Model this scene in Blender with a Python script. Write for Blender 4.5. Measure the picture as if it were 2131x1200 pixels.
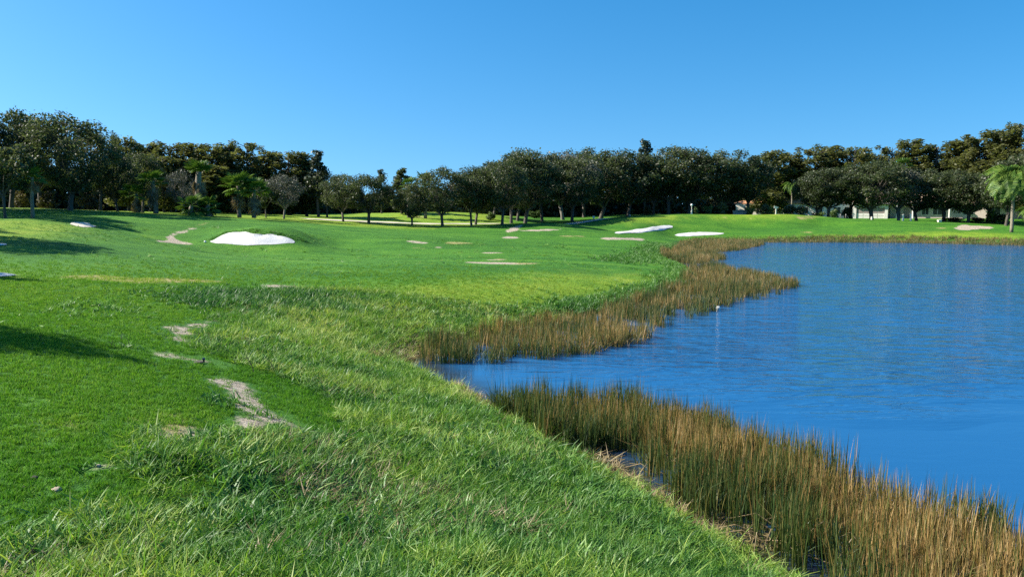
import bpy, math, random
import numpy as np
from mathutils import Vector, Matrix, Euler

for o in list(bpy.data.objects):
    bpy.data.objects.remove(o)
SC = bpy.context.scene
COL = SC.collection
rng = np.random.default_rng(7)
random.seed(7)
R = math.radians

# ------------------------------------------------------------------ camera, sky, sun, exposure
EYE = 4.6                     # metres above the lake
FPX = 1672.0                  # focal length in pixels of the 2131 px wide photograph
PITCH = math.atan(170.0 / FPX)
cam = bpy.data.cameras.new('camera')
cam.sensor_width = 36.0
cam.lens = 36.0 * FPX / 2131.0
cam.clip_start = 0.1
cam.clip_end = 9000.0
cam_ob = bpy.data.objects.new('camera', cam)
COL.objects.link(cam_ob)
cam_ob.location = (0, 0, EYE)
cam_ob.rotation_euler = (math.pi / 2 - PITCH, 0, 0)
SC.camera = cam_ob

SUN_AZ = R(-84)               # from +Y, negative = to the left
SUN_EL = R(35)
to_sun = Vector((math.sin(SUN_AZ) * math.cos(SUN_EL), math.cos(SUN_AZ) * math.cos(SUN_EL), math.sin(SUN_EL)))
world = bpy.data.worlds.new('World')
SC.world = world
world.use_nodes = True
wn, wl = world.node_tree.nodes, world.node_tree.links
wn.clear()
sky = wn.new('ShaderNodeTexSky')
sky.sky_type = 'NISHITA'
sky.sun_disc = False
sky.sun_elevation = SUN_EL
sky.sun_rotation = SUN_AZ % (2 * math.pi)
sky.altitude = 0
sky.air_density = 1.0
sky.dust_density = 0.8
sky.ozone_density = 4.0
tco = wn.new('ShaderNodeTexCoord')
vm = wn.new('ShaderNodeVectorMath')
vm.operation = 'MULTIPLY_ADD'
vm.inputs[1].default_value = (1, 1, .9)
vm.inputs[2].default_value = (0, 0, .13)
nm = wn.new('ShaderNodeVectorMath')
nm.operation = 'NORMALIZE'
wl.new(tco.outputs['Generated'], vm.inputs[0])
wl.new(vm.outputs[0], nm.inputs[0])
wl.new(nm.outputs[0], sky.inputs[0])
sat = wn.new('ShaderNodeHueSaturation')
sat.inputs['Saturation'].default_value = 1.36
sat.inputs['Hue'].default_value = 0.494
bg = wn.new('ShaderNodeBackground')
bg.inputs['Strength'].default_value = 0.088
wo = wn.new('ShaderNodeOutputWorld')
wl.new(sky.outputs[0], sat.inputs['Color'])
wl.new(sat.outputs[0], bg.inputs[0])
wl.new(bg.outputs[0], wo.inputs[0])

sun = bpy.data.lights.new('sun', 'SUN')
sun.energy = 5.0
sun.angle = R(0.5)
sun.color = (1.0, 0.94, 0.82)
sun_ob = bpy.data.objects.new('sun', sun)
COL.objects.link(sun_ob)
sun_ob.location = (-60, 40, 60)
sun_ob.rotation_euler = to_sun.to_track_quat('Z', 'Y').to_euler()

SC.view_settings.view_transform = 'Standard'
SC.view_settings.look = 'None'
SC.view_settings.exposure = 1.2
SC.view_settings.gamma = 1.0
SC.view_settings.use_curve_mapping = False
SC.render.engine = 'CYCLES'
SC.render.filter_size = 1.15
SC.cycles.use_denoising = False
SC.cycles.max_bounces = 6
SC.cycles.diffuse_bounces = 3
SC.cycles.glossy_bounces = 3
SC.cycles.transmission_bounces = 4

# ------------------------------------------------------------------ small helpers
CP, SP = math.cos(PITCH), math.sin(PITCH)


def ray(px, py):
    u = (px - 1065.5) / FPX
    v = (600.0 - py) / FPX
    return u, CP + v * SP, -SP + v * CP


def zat(py, y):               # height at distance y that shows at row py of the photograph
    _, b, c = ray(1065.5, py)
    return EYE + y * c / b


def flat(px, py, z=0.0):      # point at height z seen at a photograph pixel
    a, b, c = ray(px, py)
    t = (z - EYE) / c
    return (a * t, b * t)


def xat(px, y):
    return (px - 1065.5) / FPX * y * 0.999


def hash2(ix, iy, s):
    n = (ix.astype(np.int64) * 374761393 + iy.astype(np.int64) * 668265263 + s * 974634777) & 0x7fffffff
    n = ((n ^ (n >> 13)) * 1274126177) & 0x7fffffff
    n = n ^ (n >> 16)
    return (n & 0xffff) / 65535.0


def vnoise(x, y, s=0):
    ix, iy = np.floor(x), np.floor(y)
    fx, fy = x - ix, y - iy
    fx, fy = fx * fx * (3 - 2 * fx), fy * fy * (3 - 2 * fy)
    a, b = hash2(ix, iy, s), hash2(ix + 1, iy, s)
    c, d = hash2(ix, iy + 1, s), hash2(ix + 1, iy + 1, s)
    return (a * (1 - fx) + b * fx) * (1 - fy) + (c * (1 - fx) + d * fx) * fy


def fbm(x, y, s=0, o=4):
    v, a, t = 0, 0.5, 0
    for k in range(o):
        v = v + a * vnoise(x * 2 ** k, y * 2 ** k, s + k)
        t += a
        a *= 0.5
    return v / t


def sstep(a, b, x):
    t = np.clip((x - a) / (b - a), 0, 1)
    return t * t * (3 - 2 * t)


def poly_sd(P, X, Y):
    """signed distance to a closed polygon, positive inside"""
    P = np.asarray(P, float)
    d = np.full(X.shape, 1e18)
    ins = np.zeros(X.shape, bool)
    n = len(P)
    for i in range(n):
        ax, ay = P[i]
        bx, by = P[(i + 1) % n]
        ex, ey = bx - ax, by - ay
        wx, wy = X - ax, Y - ay
        t = np.clip((wx * ex + wy * ey) / (ex * ex + ey * ey + 1e-12), 0, 1)
        dx, dy = wx - ex * t, wy - ey * t
        d = np.minimum(d, dx * dx + dy * dy)
        c = ((ay > Y) != (by > Y))
        with np.errstate(divide='ignore', invalid='ignore'):
            xi = (bx - ax) * (Y - ay) / (by - ay + 1e-15) + ax
        ins ^= c & (X < xi)
    d = np.sqrt(d)
    return np.where(ins, d, -d)


def smooth_poly(P, it=2):
    P = np.asarray(P, float)
    for _ in range(it):
        Q = np.roll(P, -1, 0)
        P = np.stack([P * .75 + Q * .25, P * .25 + Q * .75], 1).reshape(-1, P.shape[1])
    return P


# ------------------------------------------------------------------ shape of the land
shore_px = [(1690, 1235), (1620, 1185), (1560, 1150), (1490, 1113), (1430, 1080), (1330, 1015), (1230, 950), (1130, 893), (1060, 862),
            (1000, 835), (940, 800), (890, 775), (868, 762), (850, 750), (862, 738), (905, 726), (960, 715), (1040, 698), (1120, 678), (1180, 662),
            (1250, 648), (1330, 631), (1380, 615), (1420, 601), (1445, 586), (1440, 565), (1405, 546), (1385, 532), (1400, 517),
            (1430, 506), (1470, 501), (1600, 502), (1800, 502), (1950, 504), (2131, 509), (2330, 516)]
LAKE = [flat(a, b) for a, b in shore_px] + [(105, 82), (120, 60), (118, 30), (95, 8), (60, -6), (35, -14), (18, -16), (10, -10), (7.2, -2), (6.2, 3)]
LAKE = smooth_poly(LAKE, 2)

ctl_px = [(0, 1200, 1.75), (300, 1200, 1.7), (600, 1200, 1.6), (900, 1200, 1.45), (1200, 1200, 1.05), (1450, 1200, .5),
          (0, 1000, 1.85), (250, 980, 1.8), (500, 900, 1.62), (620, 960, 1.45), (800, 1000, 1.05), (1000, 950, .65), (1250, 1050, .45),
          (700, 820, .95), (600, 880, 1.5), (750, 870, .95), (900, 850, .45), (200, 800, 1.95), (0, 760, 2.1), (400, 720, 1.65), (550, 760, 1.3),
          (200, 640, 1.9), (0, 600, 2.15), (600, 690, 1.05), (800, 680, .55), (900, 700, .32), (600, 600, 1.25), (900, 600, 1.0), (1100, 620, .6),
          (1200, 590, .7), (1300, 600, .4), (1380, 570, .35), (300, 560, 1.7), (700, 545, 1.2), (1000, 545, 1.0), (1250, 540, .8), (1350, 520, .5),
          (0, 530, 2.25), (0, 490, 2.9), (150, 510, 2.45), (300, 495, 2.3), (300, 460, 3.3), (120, 457, 3.55), (0, 454, 3.65),
          (525, 513, 1.5), (525, 482, 2.6), (400, 505, 1.75), (660, 505, 1.55), (430, 490, 2.2), (640, 487, 2.3),
          (430, 459, 3.25), (560, 457, 3.15), (700, 464, 2.55), (800, 500, 1.6), (900, 480, 1.7), (800, 471, 2.15), (950, 471, 2.05), (1080, 471, 2.05),
          (1050, 500, 1.3), (1200, 500, 1.0), (1300, 500, .9), (1100, 480, 1.7), (1250, 475, 1.6), (1180, 466, 2.25),
          (1340, 486, 1.0), (1350, 469, 1.95), (1270, 464, 2.25), (1455, 494, .3), (1455, 483, .95), (1400, 491, .5), (1510, 487, .7),
          (1570, 480, 1.05), (1570, 470, 1.65), (1700, 480, 1.1), (1700, 466, 1.9), (1800, 480, 1.1), (1800, 465, 2.0), (1950, 470, 1.6),
          (2000, 485, .95), (2131, 489, .75), (2131, 472, 1.6)]
ctl = [(*flat(a, b, z), z) for a, b, z in ctl_px]
ctl += [(0, 0, 2.9), (-6, 1, 2.6), (-12, 0, 2.7), (0, -15, 3.0), (-20, -10, 3.0), (4, 2, 1.4), (-40, 10, 3.0), (-40, 40, 3.2), (-60, 60, 4.4), (8, -20, 2.0), (40, -40, 2.5)]
for px, d, py in [(1330, 124, 453), (1440, 130, 446.5), (1570, 127, 454), (1440, 136, 446.8), (1570, 135, 447.3), (1680, 128, 455), (1690, 134, 449), (1570, 139, 447.6),
                  (1800, 131, 458.5), (1950, 132, 462.5), (2040, 130, 467), (2131, 128, 474), (1500, 136, 446.6)]:
    ctl.append((xat(px, d), d, float(zat(py, d))))
for px, d, z in [(150, 85, 4.3), (0, 85, 4.5), (-150, 85, 4.6), (300, 95, 3.85), (450, 100, 3.6), (600, 115, 3.35), (700, 122, 3.0), (845, 128, 3.5), (760, 128, 3.1),
                 (1000, 130, 3.35), (930, 118, 2.3), (1060, 118, 2.15), (1200, 132, 2.3), (1200, 121, 2.0), (1120, 128, 2.1), (1200, 146, 2.4), (1290, 142, 2.7), (1390, 150, 3.3), (1570, 152, 2.3), (1700, 150, 2.1), (1900, 150, 2.0), (2131, 150, 2.2)]:
    ctl.append((xat(px, d), d, z))
for px in range(-300, 2500, 350):
    ctl.append((xat(px, 190), 190, 2.9))
    ctl.append((xat(px, 300), 300, 3.0))
for a in range(0, 360, 30):
    ctl.append((600 * math.cos(R(a)), 600 * math.sin(R(a)), 3.0))
ctl = np.array(ctl)
# the lake bed: keep the spline near zero at the water
for i in range(0, len(LAKE), 8):
    ctl = np.vstack([ctl, [LAKE[i][0], LAKE[i][1], 0.08]])


def tps_fit(C, lam=0.02):
    n = len(C)
    S = 50.0
    X = C[:, :2] / S
    d2 = ((X[:, None] - X[None]) ** 2).sum(-1)
    K = 0.5 * d2 * np.log(d2 + 1e-12)
    P = np.hstack([np.ones((n, 1)), X])
    A = np.zeros((n + 3, n + 3))
    A[:n, :n] = K + lam * 0.002 * np.eye(n)
    A[:n, n:] = P
    A[n:, :n] = P.T
    b = np.zeros(n + 3)
    b[:n] = C[:, 2]
    w = np.linalg.solve(A, b)
    return X, w, S


TX, TW, TS = tps_fit(ctl)


def tps(X, Y):
    out = np.empty(X.shape)
    xf, yf, of = X.ravel(), Y.ravel(), out.ravel()
    for i in range(0, xf.size, 20000):
        q = np.stack([xf[i:i + 20000], yf[i:i + 20000]], 1) / TS
        d2 = ((q[:, None] - TX[None]) ** 2).sum(-1)
        of[i:i + 20000] = (0.5 * d2 * np.log(d2 + 1e-12)) @ TW[:-3] + TW[-3] + q @ TW[-2:]
    return of.reshape(X.shape)


def ground(X, Y, fine=True):
    X = np.atleast_1d(np.asarray(X, float))
    Y = np.atleast_1d(np.asarray(Y, float))
    r = np.hypot(X, Y)
    base = tps(X, Y)
    far = sstep(260, 420, r)
    base = base * (1 - far) + 3.0 * far
    s = -poly_sd(LAKE, X, Y)
    if fine:
        s = s + (fbm(X * 1.3, Y * 1.3, 91, 2) - .5) * 0.35
        base = base + (fbm(X * .35, Y * .35, 5, 3) - .5) * .12 * sstep(3, 9, r)
    land = np.maximum(base, 0.04 + 0.05 * np.clip(s, 0, 4)) * sstep(-0.1, 0.9, s) + 0.0
    bed = -np.minimum(0.9, 0.22 * np.abs(s))
    return np.where(s > 0, np.maximum(land, 0.02 * np.clip(s, 0, 1) * 5), bed)


def gz(x, y):
    return float(ground(x, y)[0])


_T = np.concatenate([np.arange(2.5, 40, .08), np.arange(40, 260, .3)])


def G(px, py):
    """where the line of sight through a pixel meets the land"""
    a, b, c = ray(px, py)
    X, Y, Z = a * _T, b * _T, EYE + c * _T
    h = ground(X, Y, False)
    i = np.argmax(Z < h)
    if not (Z < h).any():
        i = len(_T) - 1
    return (X[i], Y[i])


def GP(pts, sm=2, more=()):
    return smooth_poly([G(*p) for p in pts] + [tuple(q) for q in more], sm)


# ------------------------------------------------------------------ object helpers
def tag(o, label=None, cat=None, group=None, kind=None):
    if label: o['label'] = label
    if cat: o['category'] = cat
    if group: o['group'] = group
    if kind: o['kind'] = kind
    return o


def mesh_np(name, V, F, mats, attrs=None, smooth=False, midx=None):
    me = bpy.data.meshes.new(name)
    V = np.asarray(V, np.float32)
    if isinstance(F, np.ndarray):
        n, k = F.shape
        me.vertices.add(len(V))
        me.vertices.foreach_set('co', V.ravel())
        me.loops.add(n * k)
        me.loops.foreach_set('vertex_index', F.astype(np.int32).ravel())
        me.polygons.add(n)
        me.polygons.foreach_set('loop_start', np.arange(0, n * k, k, dtype=np.int32))
        me.update(calc_edges=True)
    else:
        me.from_pydata([tuple(v) for v in V.tolist()], [], F)
    for m in (mats if isinstance(mats, (list, tuple)) else [mats]):
        me.materials.append(m)
    if midx is not None:
        me.polygons.foreach_set('material_index', np.asarray(midx, np.int32))
    for k, v in (attrs or {}).items():
        at = me.attributes.new(k, 'FLOAT', 'POINT')
        at.data.foreach_set('value', np.asarray(v, np.float32))
    if smooth:
        me.polygons.foreach_set('use_smooth', np.ones(len(me.polygons), bool))
    me.update()
    return me


def link(name, me, parent=None, loc=None):
    o = bpy.data.objects.new(name, me)
    COL.objects.link(o)
    if parent: o.parent = parent
    if loc: o.location = loc
    return o


def empty(name, loc, rz=0, scale=None):
    o = bpy.data.objects.new(name, None)
    COL.objects.link(o)
    o.location = loc
    o.rotation_euler = (0, 0, rz)
    if scale: o.scale = scale
    o.empty_display_size = 0.3
    return o


class MB:
    """collects boxes, tubes and quads into one mesh"""
    def __init__(s):
        s.v, s.f, s.t = [], [], []

    def add(s, V, F, tone=0.5):
        b = len(s.v)
        s.v += [tuple(p) for p in V]
        s.f += [tuple(i + b for i in f) for f in F]
        s.t += [tone] * len(V)

    def box(s, x0, y0, z0, x1, y1, z1):
        s.add([(x0, y0, z0), (x1, y0, z0), (x1, y1, z0), (x0, y1, z0), (x0, y0, z1), (x1, y0, z1), (x1, y1, z1), (x0, y1, z1)],
              [(0, 3, 2, 1), (4, 5, 6, 7), (0, 1, 5, 4), (1, 2, 6, 5), (2, 3, 7, 6), (3, 0, 4, 7)])

    def tube(s, P, rad, n=6, tone=.5, cap=True):
        P = [Vector(p) for p in P]
        V, F = [], []
        up = Vector((0.13, 0.27, 1)).normalized()
        for i, p in enumerate(P):
            d = (P[min(i + 1, len(P) - 1)] - P[max(i - 1, 0)])
            if d.length < 1e-9: d = Vector((0, 0, 1))
            d.normalize()
            a = d.cross(up if abs(d.dot(up)) < .97 else Vector((1, 0, 0))).normalized()
            b = d.cross(a)
            for k in range(n):
                t = 2 * math.pi * k / n
                V.append(p + (a * math.cos(t) + b * math.sin(t)) * rad[i])
        for i in range(len(P) - 1):
            for k in range(n):
                k2 = (k + 1) % n
                F.append((i * n + k, i * n + k2, (i + 1) * n + k2, (i + 1) * n + k))
        if cap:
            F.append(tuple(range(n))[::-1])
            F.append(tuple((len(P) - 1) * n + k for k in range(n)))
        s.add(V, F, tone)

    def lathe(s, prof, n=12, cx=0, cy=0):
        V, F = [], []
        for r, z in prof:
            for k in range(n):
                t = 2 * math.pi * k / n
                V.append((cx + r * math.cos(t), cy + r * math.sin(t), z))
        for i in range(len(prof) - 1):
            for k in range(n):
                k2 = (k + 1) % n
                F.append((i * n + k, i * n + k2, (i + 1) * n + k2, (i + 1) * n + k))
        F.append(tuple(range(n))[::-1])
        F.append(tuple((len(prof) - 1) * n + k for k in range(n)))
        s.add(V, F)

    def mesh(s, name, mat, smooth=False):
        return mesh_np(name, s.v, s.f, mat, {'tone': s.t}, smooth)

    def build(s, name, mat, parent=None, smooth=False):
        return link(name, s.mesh(name, mat, smooth), parent)


# ------------------------------------------------------------------ materials
def new_mat(name):
    m = bpy.data.materials.new(name)
    m.use_nodes = True
    nt = m.node_tree
    nt.nodes.clear()
    out = nt.nodes.new('ShaderNodeOutputMaterial')
    return m, nt, out


class N:
    """short node writer"""
    def __init__(s, nt): s.nt = nt

    def __call__(s, typ, **kw):
        n = s.nt.nodes.new(typ)
        ins = kw.pop('ins', {})
        for k, v in kw.items(): setattr(n, k, v)
        for k, v in ins.items():
            if isinstance(v, bpy.types.NodeSocket): s.nt.links.new(v, n.inputs[k])
            else: n.inputs[k].default_value = v
        return n

    def math(s, op, a, b=None, clamp=False):
        n = s.nt.nodes.new('ShaderNodeMath')
        n.operation = op
        n.use_clamp = clamp
        for i, v in enumerate((a, b)):
            if v is None: continue
            if isinstance(v, bpy.types.NodeSocket): s.nt.links.new(v, n.inputs[i])
            else: n.inputs[i].default_value = v
        return n.outputs[0]

    def mix(s, f, a, b, blend='MIX'):
        n = s.nt.nodes.new('ShaderNodeMix')
        n.data_type = 'RGBA'
        n.blend_type = blend
        for i, v in ((0, f), (6, a), (7, b)):
            if isinstance(v, bpy.types.NodeSocket): s.nt.links.new(v, n.inputs[i])
            else: n.inputs[i].default_value = v if i == 0 else (*v, 1) if len(v) == 3 else v
        return n.outputs[2]

    def ramp(s, f, stops, interp='LINEAR'):
        n = s.nt.nodes.new('ShaderNodeValToRGB')
        n.color_ramp.interpolation = interp
        e = n.color_ramp.elements
        while len(e) < len(stops): e.new(0.5)
        for i, (p, c) in enumerate(stops):
            e[i].position = p
            e[i].color = (*c, 1)
        s.nt.links.new(f, n.inputs[0])
        return n.outputs[0]

    def attr(s, name, inst=False):
        n = s.nt.nodes.new('ShaderNodeAttribute')
        n.attribute_name = name
        n.attribute_type = 'INSTANCER' if inst else 'GEOMETRY'
        return n.outputs['Fac']

    def noise(s, vec, scale, detail=4, rough=.55, dist=0):
        n = s.nt.nodes.new('ShaderNodeTexNoise')
        n.inputs['Scale'].default_value = scale
        n.inputs['Detail'].default_value = detail
        n.inputs['Roughness'].default_value = rough
        n.inputs['Distortion'].default_value = dist
        if vec is not None: s.nt.links.new(vec, n.inputs['Vector'])
        return n.outputs['Fac']

    def maprange(s, v, a, b, c=0, d=1):
        n = s.nt.nodes.new('ShaderNodeMapRange')
        s.nt.links.new(v, n.inputs[0])
        for i, x in enumerate((a, b, c, d)): n.inputs[i + 1].default_value = x
        return n.outputs[0]


def leaf_mat(name, stops, transl=0.3, rnd=0.12, attr='lt', inst=None, instamt=0.6, gloss=0.03, rough=0.5, hue=0.0):
    m, nt, out = new_mat(name)
    n = N(nt)
    f = n.attr(attr)
    if inst:
        t = n.attr(inst, True)
        f = n.math('ADD', n.math('MULTIPLY', t, instamt), n.math('MULTIPLY', f, 1 - instamt))
    oi = nt.nodes.new('ShaderNodeObjectInfo')
    f = n.math('ADD', f, n.math('MULTIPLY', n.math('SUBTRACT', oi.outputs['Random'], 0.5), rnd), True)
    c = n.ramp(f, stops)
    d = n('ShaderNodeBsdfDiffuse', ins={'Color': c})
    tr = n('ShaderNodeBsdfTranslucent', ins={'Color': n.mix(0.5, c, (.9, 1.0, .25), 'MULTIPLY')})
    mx = n('ShaderNodeMixShader', ins={0: transl, 1: d.outputs[0], 2: tr.outputs[0]})
    g = n('ShaderNodeBsdfGlossy', ins={'Color': (1, 1, 1, 1), 'Roughness': rough})
    mg = n('ShaderNodeMixShader', ins={0: gloss, 1: mx.outputs[0], 2: g.outputs[0]})
    nt.links.new(mg.outputs[0], out.inputs[0])
    return m


def plain_mat(name, col, rough=.7, var=.25, scale=3.0, bump=0.0, col2=None):
    m, nt, out = new_mat(name)
    n = N(nt)
    tc = nt.nodes.new('ShaderNodeTexCoord')
    f = n.noise(tc.outputs['Object'], scale, 5)
    c = n.mix(n.maprange(f, .3, .7), tuple(x * (1 - var) for x in col), col2 or tuple(min(1, x * (1 + var)) for x in col))
    p = n('ShaderNodeBsdfPrincipled', ins={'Base Color': c, 'Roughness': rough})
    if bump:
        b = n('ShaderNodeBump', ins={'Height': n.noise(tc.outputs['Object'], scale * 6, 4), 'Strength': bump, 'Distance': .05})
        nt.links.new(b.outputs[0], p.inputs['Normal'])
    nt.links.new(p.outputs[0], out.inputs[0])
    return m


def ground_mat():
    m, nt, out = new_mat('turf_and_soil')
    n = N(nt)
    tc = nt.nodes.new('ShaderNodeTexCoord')
    P = tc.outputs['Object']
    big = n.noise(P, .07, 3)
    mid = n.noise(P, .55, 4, .6)
    fine = n.noise(P, 9.0, 4, .65)
    vfine = n.noise(P, 45.0, 3, .7)
    # mown passes run across the fairway
    mp = n('ShaderNodeMapping', ins={'Vector': P, 'Rotation': (0, 0, R(12)), 'Scale': (.05, .35, 1)})
    band = n.noise(mp.outputs[0], 1.0, 3, .5)
    v = n.math('ADD', n.math('MULTIPLY', band, .38), n.math('MULTIPLY', mid, .22))
    v = n.math('ADD', v, n.math('MULTIPLY', fine, .16))
    v = n.math('ADD', v, n.math('MULTIPLY', n.noise(P, 2.6, 4, .7), .24))
    fair = n.ramp(v, [(.36, (.021, .090, .006)), (.47, (.040, .146, .009)), (.56, (.070, .196, .012)), (.66, (.140, .262, .022))])
    yel = n.ramp(n.math('ADD', n.math('MULTIPLY', mid, .5), n.math('MULTIPLY', fine, .5)), [(.36, (.085, .185, .009)), (.5, (.160, .270, .014)), (.62, (.28, .33, .04))])
    c = n.mix(n.attr('yellow'), fair, yel)
    rough = n.ramp(n.math('ADD', n.math('MULTIPLY', fine, .6), n.math('MULTIPLY', vfine, .4)), [(.32, (.012, .035, .008)), (.5, (.035, .085, .016)), (.7, (.09, .14, .03))])
    c = n.mix(n.attr('rough'), c, rough)
    # thin worn patches break the edge of the bare sandy soil
    edge = n.math('ADD', n.math('MULTIPLY', n.noise(P, 3.2, 5, .7), 1.0), n.math('MULTIPLY', n.noise(P, 26.0, 3, .7), .5))
    dsum = n.math('ADD', n.attr('dirt'), n.math('SUBTRACT', edge, .80))
    dfac = n.maprange(dsum, .34, .66)
    soil = n.ramp(n.math('ADD', n.math('MULTIPLY', n.noise(P, 6.0, 5, .7), .6), n.math('MULTIPLY', vfine, .4)), [(.36, (.16, .125, .085)), (.5, (.40, .33, .245)), (.62, (.60, .52, .41))])
    c = n.mix(dfac, c, soil)
    # straw coloured thin turf
    ssum = n.math('ADD', n.attr('straw'), n.math('SUBTRACT', edge, .80))
    straw = n.ramp(fine, [(.3, (.20, .19, .06)), (.7, (.42, .36, .15))])
    c = n.mix(n.maprange(ssum, .35, .75), c, straw)
    mud = n.ramp(fine, [(.3, (.02, .015, .008)), (.7, (.06, .045, .025))])
    c = n.mix(n.attr('wet'), c, mud)
    b1 = n('ShaderNodeBump', ins={'Height': n.math('ADD', n.math('MULTIPLY', fine, .7), n.math('MULTIPLY', vfine, .5)), 'Strength': .8, 'Distance': .10})
    p = n('ShaderNodeBsdfPrincipled', ins={'Base Color': c, 'Roughness': .85, 'Normal': b1.outputs[0]})
    p.inputs['Specular IOR Level'].default_value = .2
    nt.links.new(p.outputs[0], out.inputs[0])
    return m


def water_mat():
    m, nt, out = new_mat('lake_water')
    n = N(nt)
    tc = nt.nodes.new('ShaderNodeTexCoord')
    P = tc.outputs['Object']
    mp = n('ShaderNodeMapping', ins={'Vector': P, 'Rotation': (0, 0, R(-18)), 'Scale': (.55, 1.5, 1)})
    w1 = n.noise(mp.outputs[0], 1.35, 2, .5, .6)
    w2 = n.noise(mp.outputs[0], 6.0, 2, .5, .3)
    w3 = n.noise(mp.outputs[0], .35, 2, .5)
    gust = n.maprange(n.noise(P, .055, 3, .5), .36, .62)
    sep = n('ShaderNodeSeparateXYZ', ins={0: P})
    shelter = n.maprange(n.math('ADD', sep.outputs[1], n.math('MULTIPLY', n.noise(P, .18, 2), 7.0)), 20.5, 27.0)
    amp = n.math('MULTIPLY', shelter, n.math('ADD', n.math('MULTIPLY', gust, .7), .3))
    amp = n.math('MULTIPLY', amp, n.attr('open_water'))
    amp = n.math('ADD', amp, .02)
    h = n.math('ADD', n.math('MULTIPLY', w1, .7), n.math('MULTIPLY', w2, .10))
    h = n.math('ADD', h, n.math('MULTIPLY', w3, .5))
    h = n.math('MULTIPLY', h, amp)
    b = n('ShaderNodeBump', ins={'Height': h, 'Strength': 1.0, 'Distance': .5})
    p = n('ShaderNodeBsdfPrincipled', ins={'Base Color': n.mix(n.attr('shallow'), (.013, .092, .230), (.022, .020, .009)), 'Roughness': .09, 'IOR': 1.33, 'Normal': b.outputs[0]})
    nt.links.new(p.outputs[0], out.inputs[0])
    return m


M_ground = ground_mat()
M_water = water_mat()
M_sand = plain_mat('white_bunker_sand', (.58, .565, .54), .9, .10, 1.6, .5)
M_path = plain_mat('pale_cart_path', (.56, .50, .40), .9, .14, .8, .2)
M_bark = plain_mat('grey_brown_bark', (.085, .072, .058), .9, .4, 2.5, .6)
M_greybark = plain_mat('pale_grey_bark', (.17, .155, .135), .9, .3, 3, .5)
M_palmbark = plain_mat('palm_trunk_bark', (.20, .17, .13), .9, .35, 4, .6)
M_white = plain_mat('white_paint', (.60, .58, .54), .6, .05, 3)
M_cream = plain_mat('cream_stucco', (.74, .68, .58), .85, .06, 2, .15)
M_pinkwhite = plain_mat('pale_pink_stucco', (.50, .41, .36), .85, .06, 2, .15)
M_tile = plain_mat('orange_clay_roof', (.55, .27, .14), .8, .3, 2.0, .4)
M_tilepale = plain_mat('pale_clay_roof', (.52, .38, .28), .8, .25, 2.0, .4)
M_glass = plain_mat('dark_window_glass', (.03, .035, .04), .08, .1, 2)
M_darkgrey = plain_mat('dark_warm_grey', (.22, .18, .17), .7, .1, 2)
M_stick = plain_mat('dry_dark_stick', (.05, .04, .03), .9, .3, 20)
M_rock = plain_mat('pale_stone', (.42, .34, .25), .9, .25, 30, .5)
M_float = plain_mat('white_plastic', (.70, .71, .71), .3, .03, 5)

oak_stops = [(0, (.032, .046, .020)), (.35, (.056, .078, .032)), (.65, (.084, .106, .046)), (1, (.125, .145, .066))]
M_oak = leaf_mat('oak_leaves', oak_stops, .48, .25, gloss=.025)
M_greyoak = leaf_mat('grey_oak_leaves', [(0, (.05, .055, .04)), (.5, (.10, .11, .08)), (1, (.18, .18, .14))], .2, .2)
M_cypress = leaf_mat('autumn_cypress_foliage', [(0, (.075, .088, .030)), (.4, (.115, .124, .040)), (.7, (.142, .150, .050)), (1, (.172, .160, .056))], .58, .4, gloss=.02)
M_pine = leaf_mat('bluish_pine_foliage', [(0, (.03, .042, .028)), (.5, (.06, .08, .05)), (1, (.10, .125, .08))], .2, .2)
M_shrub = leaf_mat('shrub_leaves', [(0, (.02, .04, .01)), (.5, (.06, .11, .02)), (1, (.14, .20, .035))], .3, .3)
M_dryshrub = leaf_mat('brown_shrub_leaves', [(0, (.035, .03, .012)), (.5, (.09, .075, .03)), (1, (.17, .13, .055))], .3, .3)
M_frond = leaf_mat('palm_frond_green', [(0, (.022, .055, .010)), (.5, (.060, .130, .018)), (1, (.15, .22, .035))], .22, .3, gloss=.02, rough=.5)
M_deadfrond = leaf_mat('palm_frond_dead', [(0, (.05, .035, .02)), (.5, (.13, .095, .055)), (1, (.26, .20, .12))], .2, .3)
M_woods = leaf_mat('far_woods_leaves', [(0, (.028, .034, .017)), (.5, (.062, .068, .032)), (1, (.12, .115, .052))], .4, .0)
M_turf = leaf_mat('mown_turf_blades', [(0, (.034, .130, .010)), (.4, (.075, .215, .016)), (.7, (.150, .30, .028)), (1, (.30, .38, .06))], .4, 0, 'bt', 'tint', .62, gloss=.008, rough=.6)
M_longgrass = leaf_mat('long_grass_blades', [(0, (.022, .095, .012)), (.35, (.085, .220, .025)), (.60, (.24, .375, .045)), (.80, (.40, .46, .11)), (1, (.64, .58, .28))], .42, 0, 'bt', 'tint', .55, gloss=.025, rough=.55)
M_weed = leaf_mat('broad_weed_leaves', [(0, (.024, .080, .017)), (.45, (.065, .19, .03)), (.75, (.14, .29, .04)), (1, (.27, .38, .07))], .35, 0, 'bt', 'tint', .6, gloss=.03)
M_reed = leaf_mat('reed_stalks', [(0, (.018, .040, .010)), (.28, (.050, .090, .018)), (.45, (.11, .125, .030)), (.60, (.25, .155, .050)), (.80, (.40, .25, .095)), (1, (.60, .45, .23))], .32, 0, 'bt', 'tint', .48)
M_straw = leaf_mat('dry_straw', [(0, (.10, .06, .03)), (.5, (.40, .30, .16)), (1, (.62, .52, .32))], .3, 0, 'bt', 'tint', .5)

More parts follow.
